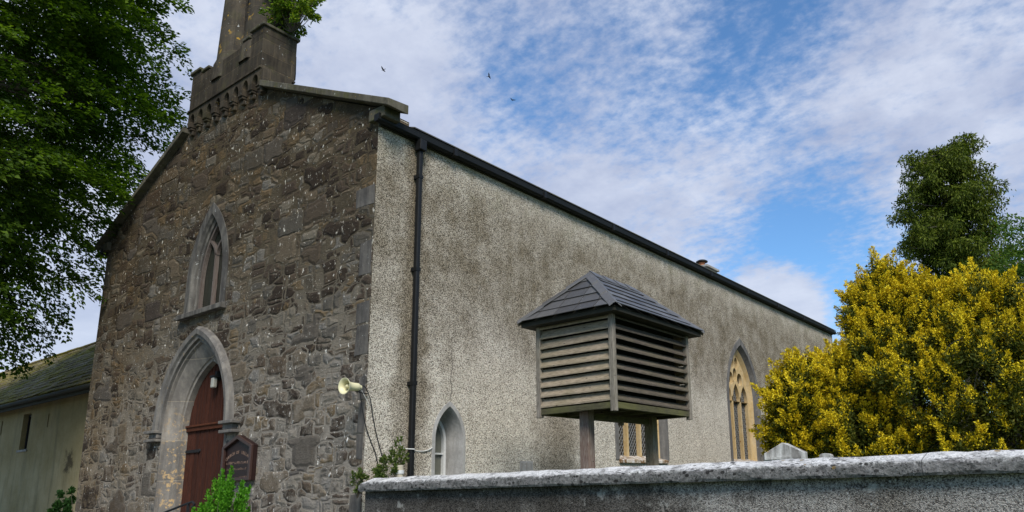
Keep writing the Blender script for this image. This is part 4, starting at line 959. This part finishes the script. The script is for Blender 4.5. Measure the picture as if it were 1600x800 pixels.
# --- tall dark cypress further back
def conifer(name, label, x, y, z0, zt, prof, k, seed, leafm, lsz, arm_drop=.35, dens=130, clump=(.35, .55), tr=.45):
    rng = np.random.default_rng(seed); t = thing(name, label, 'tree', (x, y, 0)); m = MB()
    limb(m, (x, y, 0), (x + .1, y, zt - .6), tr, .06, rng, .004, 12); PP, DD = [], []
    for i in range(k):
        h = z0 + (zt - z0) * ((i + rng.random()) / k); f = (h - z0) / (zt - z0); rad = np.interp(f, *prof); a = rng.uniform(0, 2 * math.pi)
        R_ = rad * (rng.uniform(.55, 1.08) if rng.random() < .8 else rng.uniform(.2, .6)); dv = np.array([math.cos(a), math.sin(a), 0])
        tip = np.array([x, y, h]) + dv * R_ + np.array([0, 0, -.05 * R_]); s0 = np.array([x, y, h - R_ * .12])
        limb(m, s0, tip, .05 * (1 - f * .5), .012, rng, .05, 4)
        nc = max(2, int(R_ / .55))
        for c_ in range(nc):
            tt = (c_ + 1) / nc; cen = s0 + (tip - s0) * tt + rng.normal(size=3) * .12; r = rng.uniform(*clump) * (.75 + .25 * tt)
            n_ = int(dens * (r / .45) ** 2); v = unit(rng.normal(size=(n_, 3)) + np.array([0, 0, .25])); P3 = cen + v * np.array([r, r, r * .62]) * rng.uniform(.45, 1.0, (n_, 1))
            PP.append(P3); DD.append(v * .7 + np.array([0, 0, -arm_drop * 1.6]) + rng.normal(size=(n_, 3)) * .4)
            ns = n_ // 3; v = rng.normal(size=(ns, 3)) * np.array([r * .55, r * .55, r * .1]); P4 = cen + v; P4[:, 2] -= rng.uniform(.1, .75, ns) * r * 1.5
            PP.append(P4); DD.append(np.tile(np.array([0, 0, -1.]), (ns, 1)) + rng.normal(size=(ns, 3)) * .3)
    m.build('trunk', 'bark', t, smooth=True)
    leaves_obj('crown', np.concatenate(PP), np.concatenate(DD), lsz, lsz * .42, leafm, t, rng, .15); return t
conifer('cypress_tree', 'tall dark green conifer with a blunt top rising behind the golden yew', 2.4, 29.2, 6.5, 16.5, ([0, .2, .45, .7, .88, .97, 1], [2.8, 2.75, 2.5, 2.25, 1.95, 1.7, 1.2]), 260, 3, 'cypress_leaf', .15, clump=(.24, .50), dens=200)
# --- looser deciduous tree at the right edge
rng = np.random.default_rng(8); at = thing('ash_tree', 'lighter green tree with bare pale twigs at the right edge beside the tall conifer', 'tree', (7.6, 18.8, 0)); m = MB()
limb(m, (7.6, 18.8, 0), (7.5, 18.6, 6.5), .28, .12, rng, .02, 8); PP, DD = [], []; ac = np.array([6.8, 18.5, 6.3])
for i in range(210):
    d = unit(rng.normal(size=3)); q = ac + d * np.array([2.7, 2.4, 2.7]) * rng.uniform(.3, 1.0) ** .6
    limb(m, ac + (q - ac) * .2 + np.array([0, 0, -.4]), q, .03, .008, rng, .12, 5)
    n_ = 260; ax_ = unit(d + np.array([0, 0, -.1])); t_ = rng.uniform(-.5, .6, n_); P3 = q + ax_ * t_[:, None] + rng.normal(size=(n_, 3)) * np.array([.22, .22, .09]); PP.append(P3); DD.append(rng.normal(size=(n_, 3)) + ax_ + np.array([0, 0, -.3]))
for i in range(16):
    z = rng.uniform(4.6, 7.4); p0 = np.array([7.4, 17.2, z]); L = rng.uniform(1.4, 2.4); limb(m, p0 + rng.normal(size=3) * .3, p0 + np.array([-L, -.7 + rng.normal() * .3, rng.uniform(-.25, .35)]), .018, .006, rng, .05, 6)
m.build('trunk', 'grey_twig', at, smooth=True); leaves_obj('crown', np.concatenate(PP), np.concatenate(DD), .12, .06, 'ash_leaf', at, rng, .15)
# distant hedge closing the view under and behind the yew
def bushy(name, label, cat, c, r, nclump, per, lsz, leafm, seed, up=.3, flat=1., wood='bark', group=None, upright=False):
    rng = np.random.default_rng(seed); t = thing(name, label, cat, (c[0], c[1], max(0, c[2] - r[2] * 1.15)), group); m = MB(); c = np.array(c, float); r = np.array(r, float); PP, DD = [], []
    root = np.array([c[0], c[1], max(0, c[2] - r[2] * 1.15)])
    for i in range(nclump):
        d = unit(rng.normal(size=3)); q = c + d * r * rng.uniform(.35, .95)
        if q[2] < root[2] + .03: q[2] = root[2] + .03
        rr = rng.uniform(.18, .32) * min(r); ax_ = unit(d + np.array([0, 0, up])) if not upright else unit(d * .35 + np.array([0, 0, 1.]))
        limb(m, root + (q - root) * .1, q, .012 * max(r), .004 * max(r), rng, .06, 4)
        t_ = rng.uniform(-1, 1.1, per); P3 = q + ax_ * (t_ * rr * (1.5 if upright else 1))[:, None] + rng.normal(size=(per, 3)) * rr * (.22 if upright else .45) * (1.1 - np.abs(t_))[:, None]
        PP.append(P3); DD.append(ax_ + rng.normal(size=(per, 3)) * .6 + (P3 - q) * 2)
    m.build('stems', wood, t); leaves_obj('foliage', np.concatenate(PP), np.concatenate(DD), lsz, lsz * .5, leafm, t, rng, .15); return t
bushy('laurel_bush', 'dark green bush in shadow behind the foot of the golden yew', 'shrub', (5.2, 11.6, 1.4), (4.2, 1.0, 1.5), 130, 170, .12, 'dark_shrub_leaf', 4)
bushy('hedge', 'dark evergreen hedge at the far end of the churchyard', 'hedge', (6.5, 33, 1.9), (9, 1.4, 2.0), 260, 140, .22, 'dark_shrub_leaf', 14)
bushy('conifer_shrub', 'bright green young conifer shrub in front of the sign', 'shrub', (.0, -1.60, 1.30), (.30, .27, .50), 120, 150, .032, 'shrub_leaf', 21, upright=True)
bushy('laurel_shrub', 'small dark green shrub at the left foot of the gable', 'shrub', (-7.22, -.5, 1.25), (.17, .2, .58), 60, 130, .06, 'dark_shrub_leaf', 22)
bushy('ivy_plant', 'clump of ivy and weeds sprouting behind the left end of the boundary wall', 'plant', (.22, .18, 1.83), (.14, .16, .20), 26, 55, .035, 'ivy_leaf', 23)
bushy('climbing_weed', 'yellow green weed growing out of the short pipe beside the downpipe', 'plant', (.27, .30, 2.02), (.09, .13, .22), 20, 34, .032, 'ivy_leaf', 24, upright=True)
bushy('fern_clump', 'small ferny weeds hanging at the left tip of the boundary wall coping', 'plant', (.20, -.22, 1.72), (.10, .12, .17), 22, 40, .032, 'ivy_leaf', 25)
bushy('wall_sapling', 'leafy sapling growing out of the top of the bell turret', 'plant', (-2.78, .30, 9.58), (.46, .42, .55), 100, 60, .075, 'sapling_leaf', 26)

# ------------------------------------------------------------------ birds in flight
def bird(loc, yaw, roll, label):
    t = MB().lathe((0, 0, 0), (1, 0, 0), [(-.16, .002), (-.12, .02), (-.04, .036), (.05, .036), (.11, .022), (.14, .018), (.17, .003)], 10)
    t.add([(-.10, 0, 0), (-.24, .05, 0), (-.21, 0, 0), (-.24, -.05, 0)], [(0, 1, 2), (0, 2, 3)])
    o = t.build('bird', 'bird_black', None, smooth=True)
    o.location = loc; o.rotation_euler = (roll, .2, yaw); o.scale = (.42,) * 3; tag(o, label, 'bird', 'birds flying over the church')
    for s, dih in ((1, .35), (-1, .55)):
        wv_ = [(.07, s * .03, .01), (.09, s * .15, .01 + .15 * dih), (.02, s * .34, .34 * dih), (-.04, s * .17, .01 + .15 * dih), (-.05, s * .03, .01)]
        mm = MB(); mm.add(wv_, [(0, 1, 3, 4), (1, 2, 3)]); mm.add([(x, y, z - .006) for x, y, z in wv_], [(0, 1, 3, 4), (1, 2, 3)])
        wo_ = mm.build('wing', 'bird_black'); wo_.parent = o
bird((-12.77, 9.64, 16.77), R(200), .5, 'black bird flying nearest the gable, leftmost of the three')
bird((-10.21, 12.54, 16.91), R(20), -.4, 'black bird flying between the other two birds')
bird((-9.58, 13.14, 15.98), R(120), .6, 'black bird flying lowest and rightmost of the three')
for im in list(bpy.data.objects):
    if im.type == 'MESH' and im.parent is None and im.name.startswith('tmp'): bpy.data.objects.remove(im)
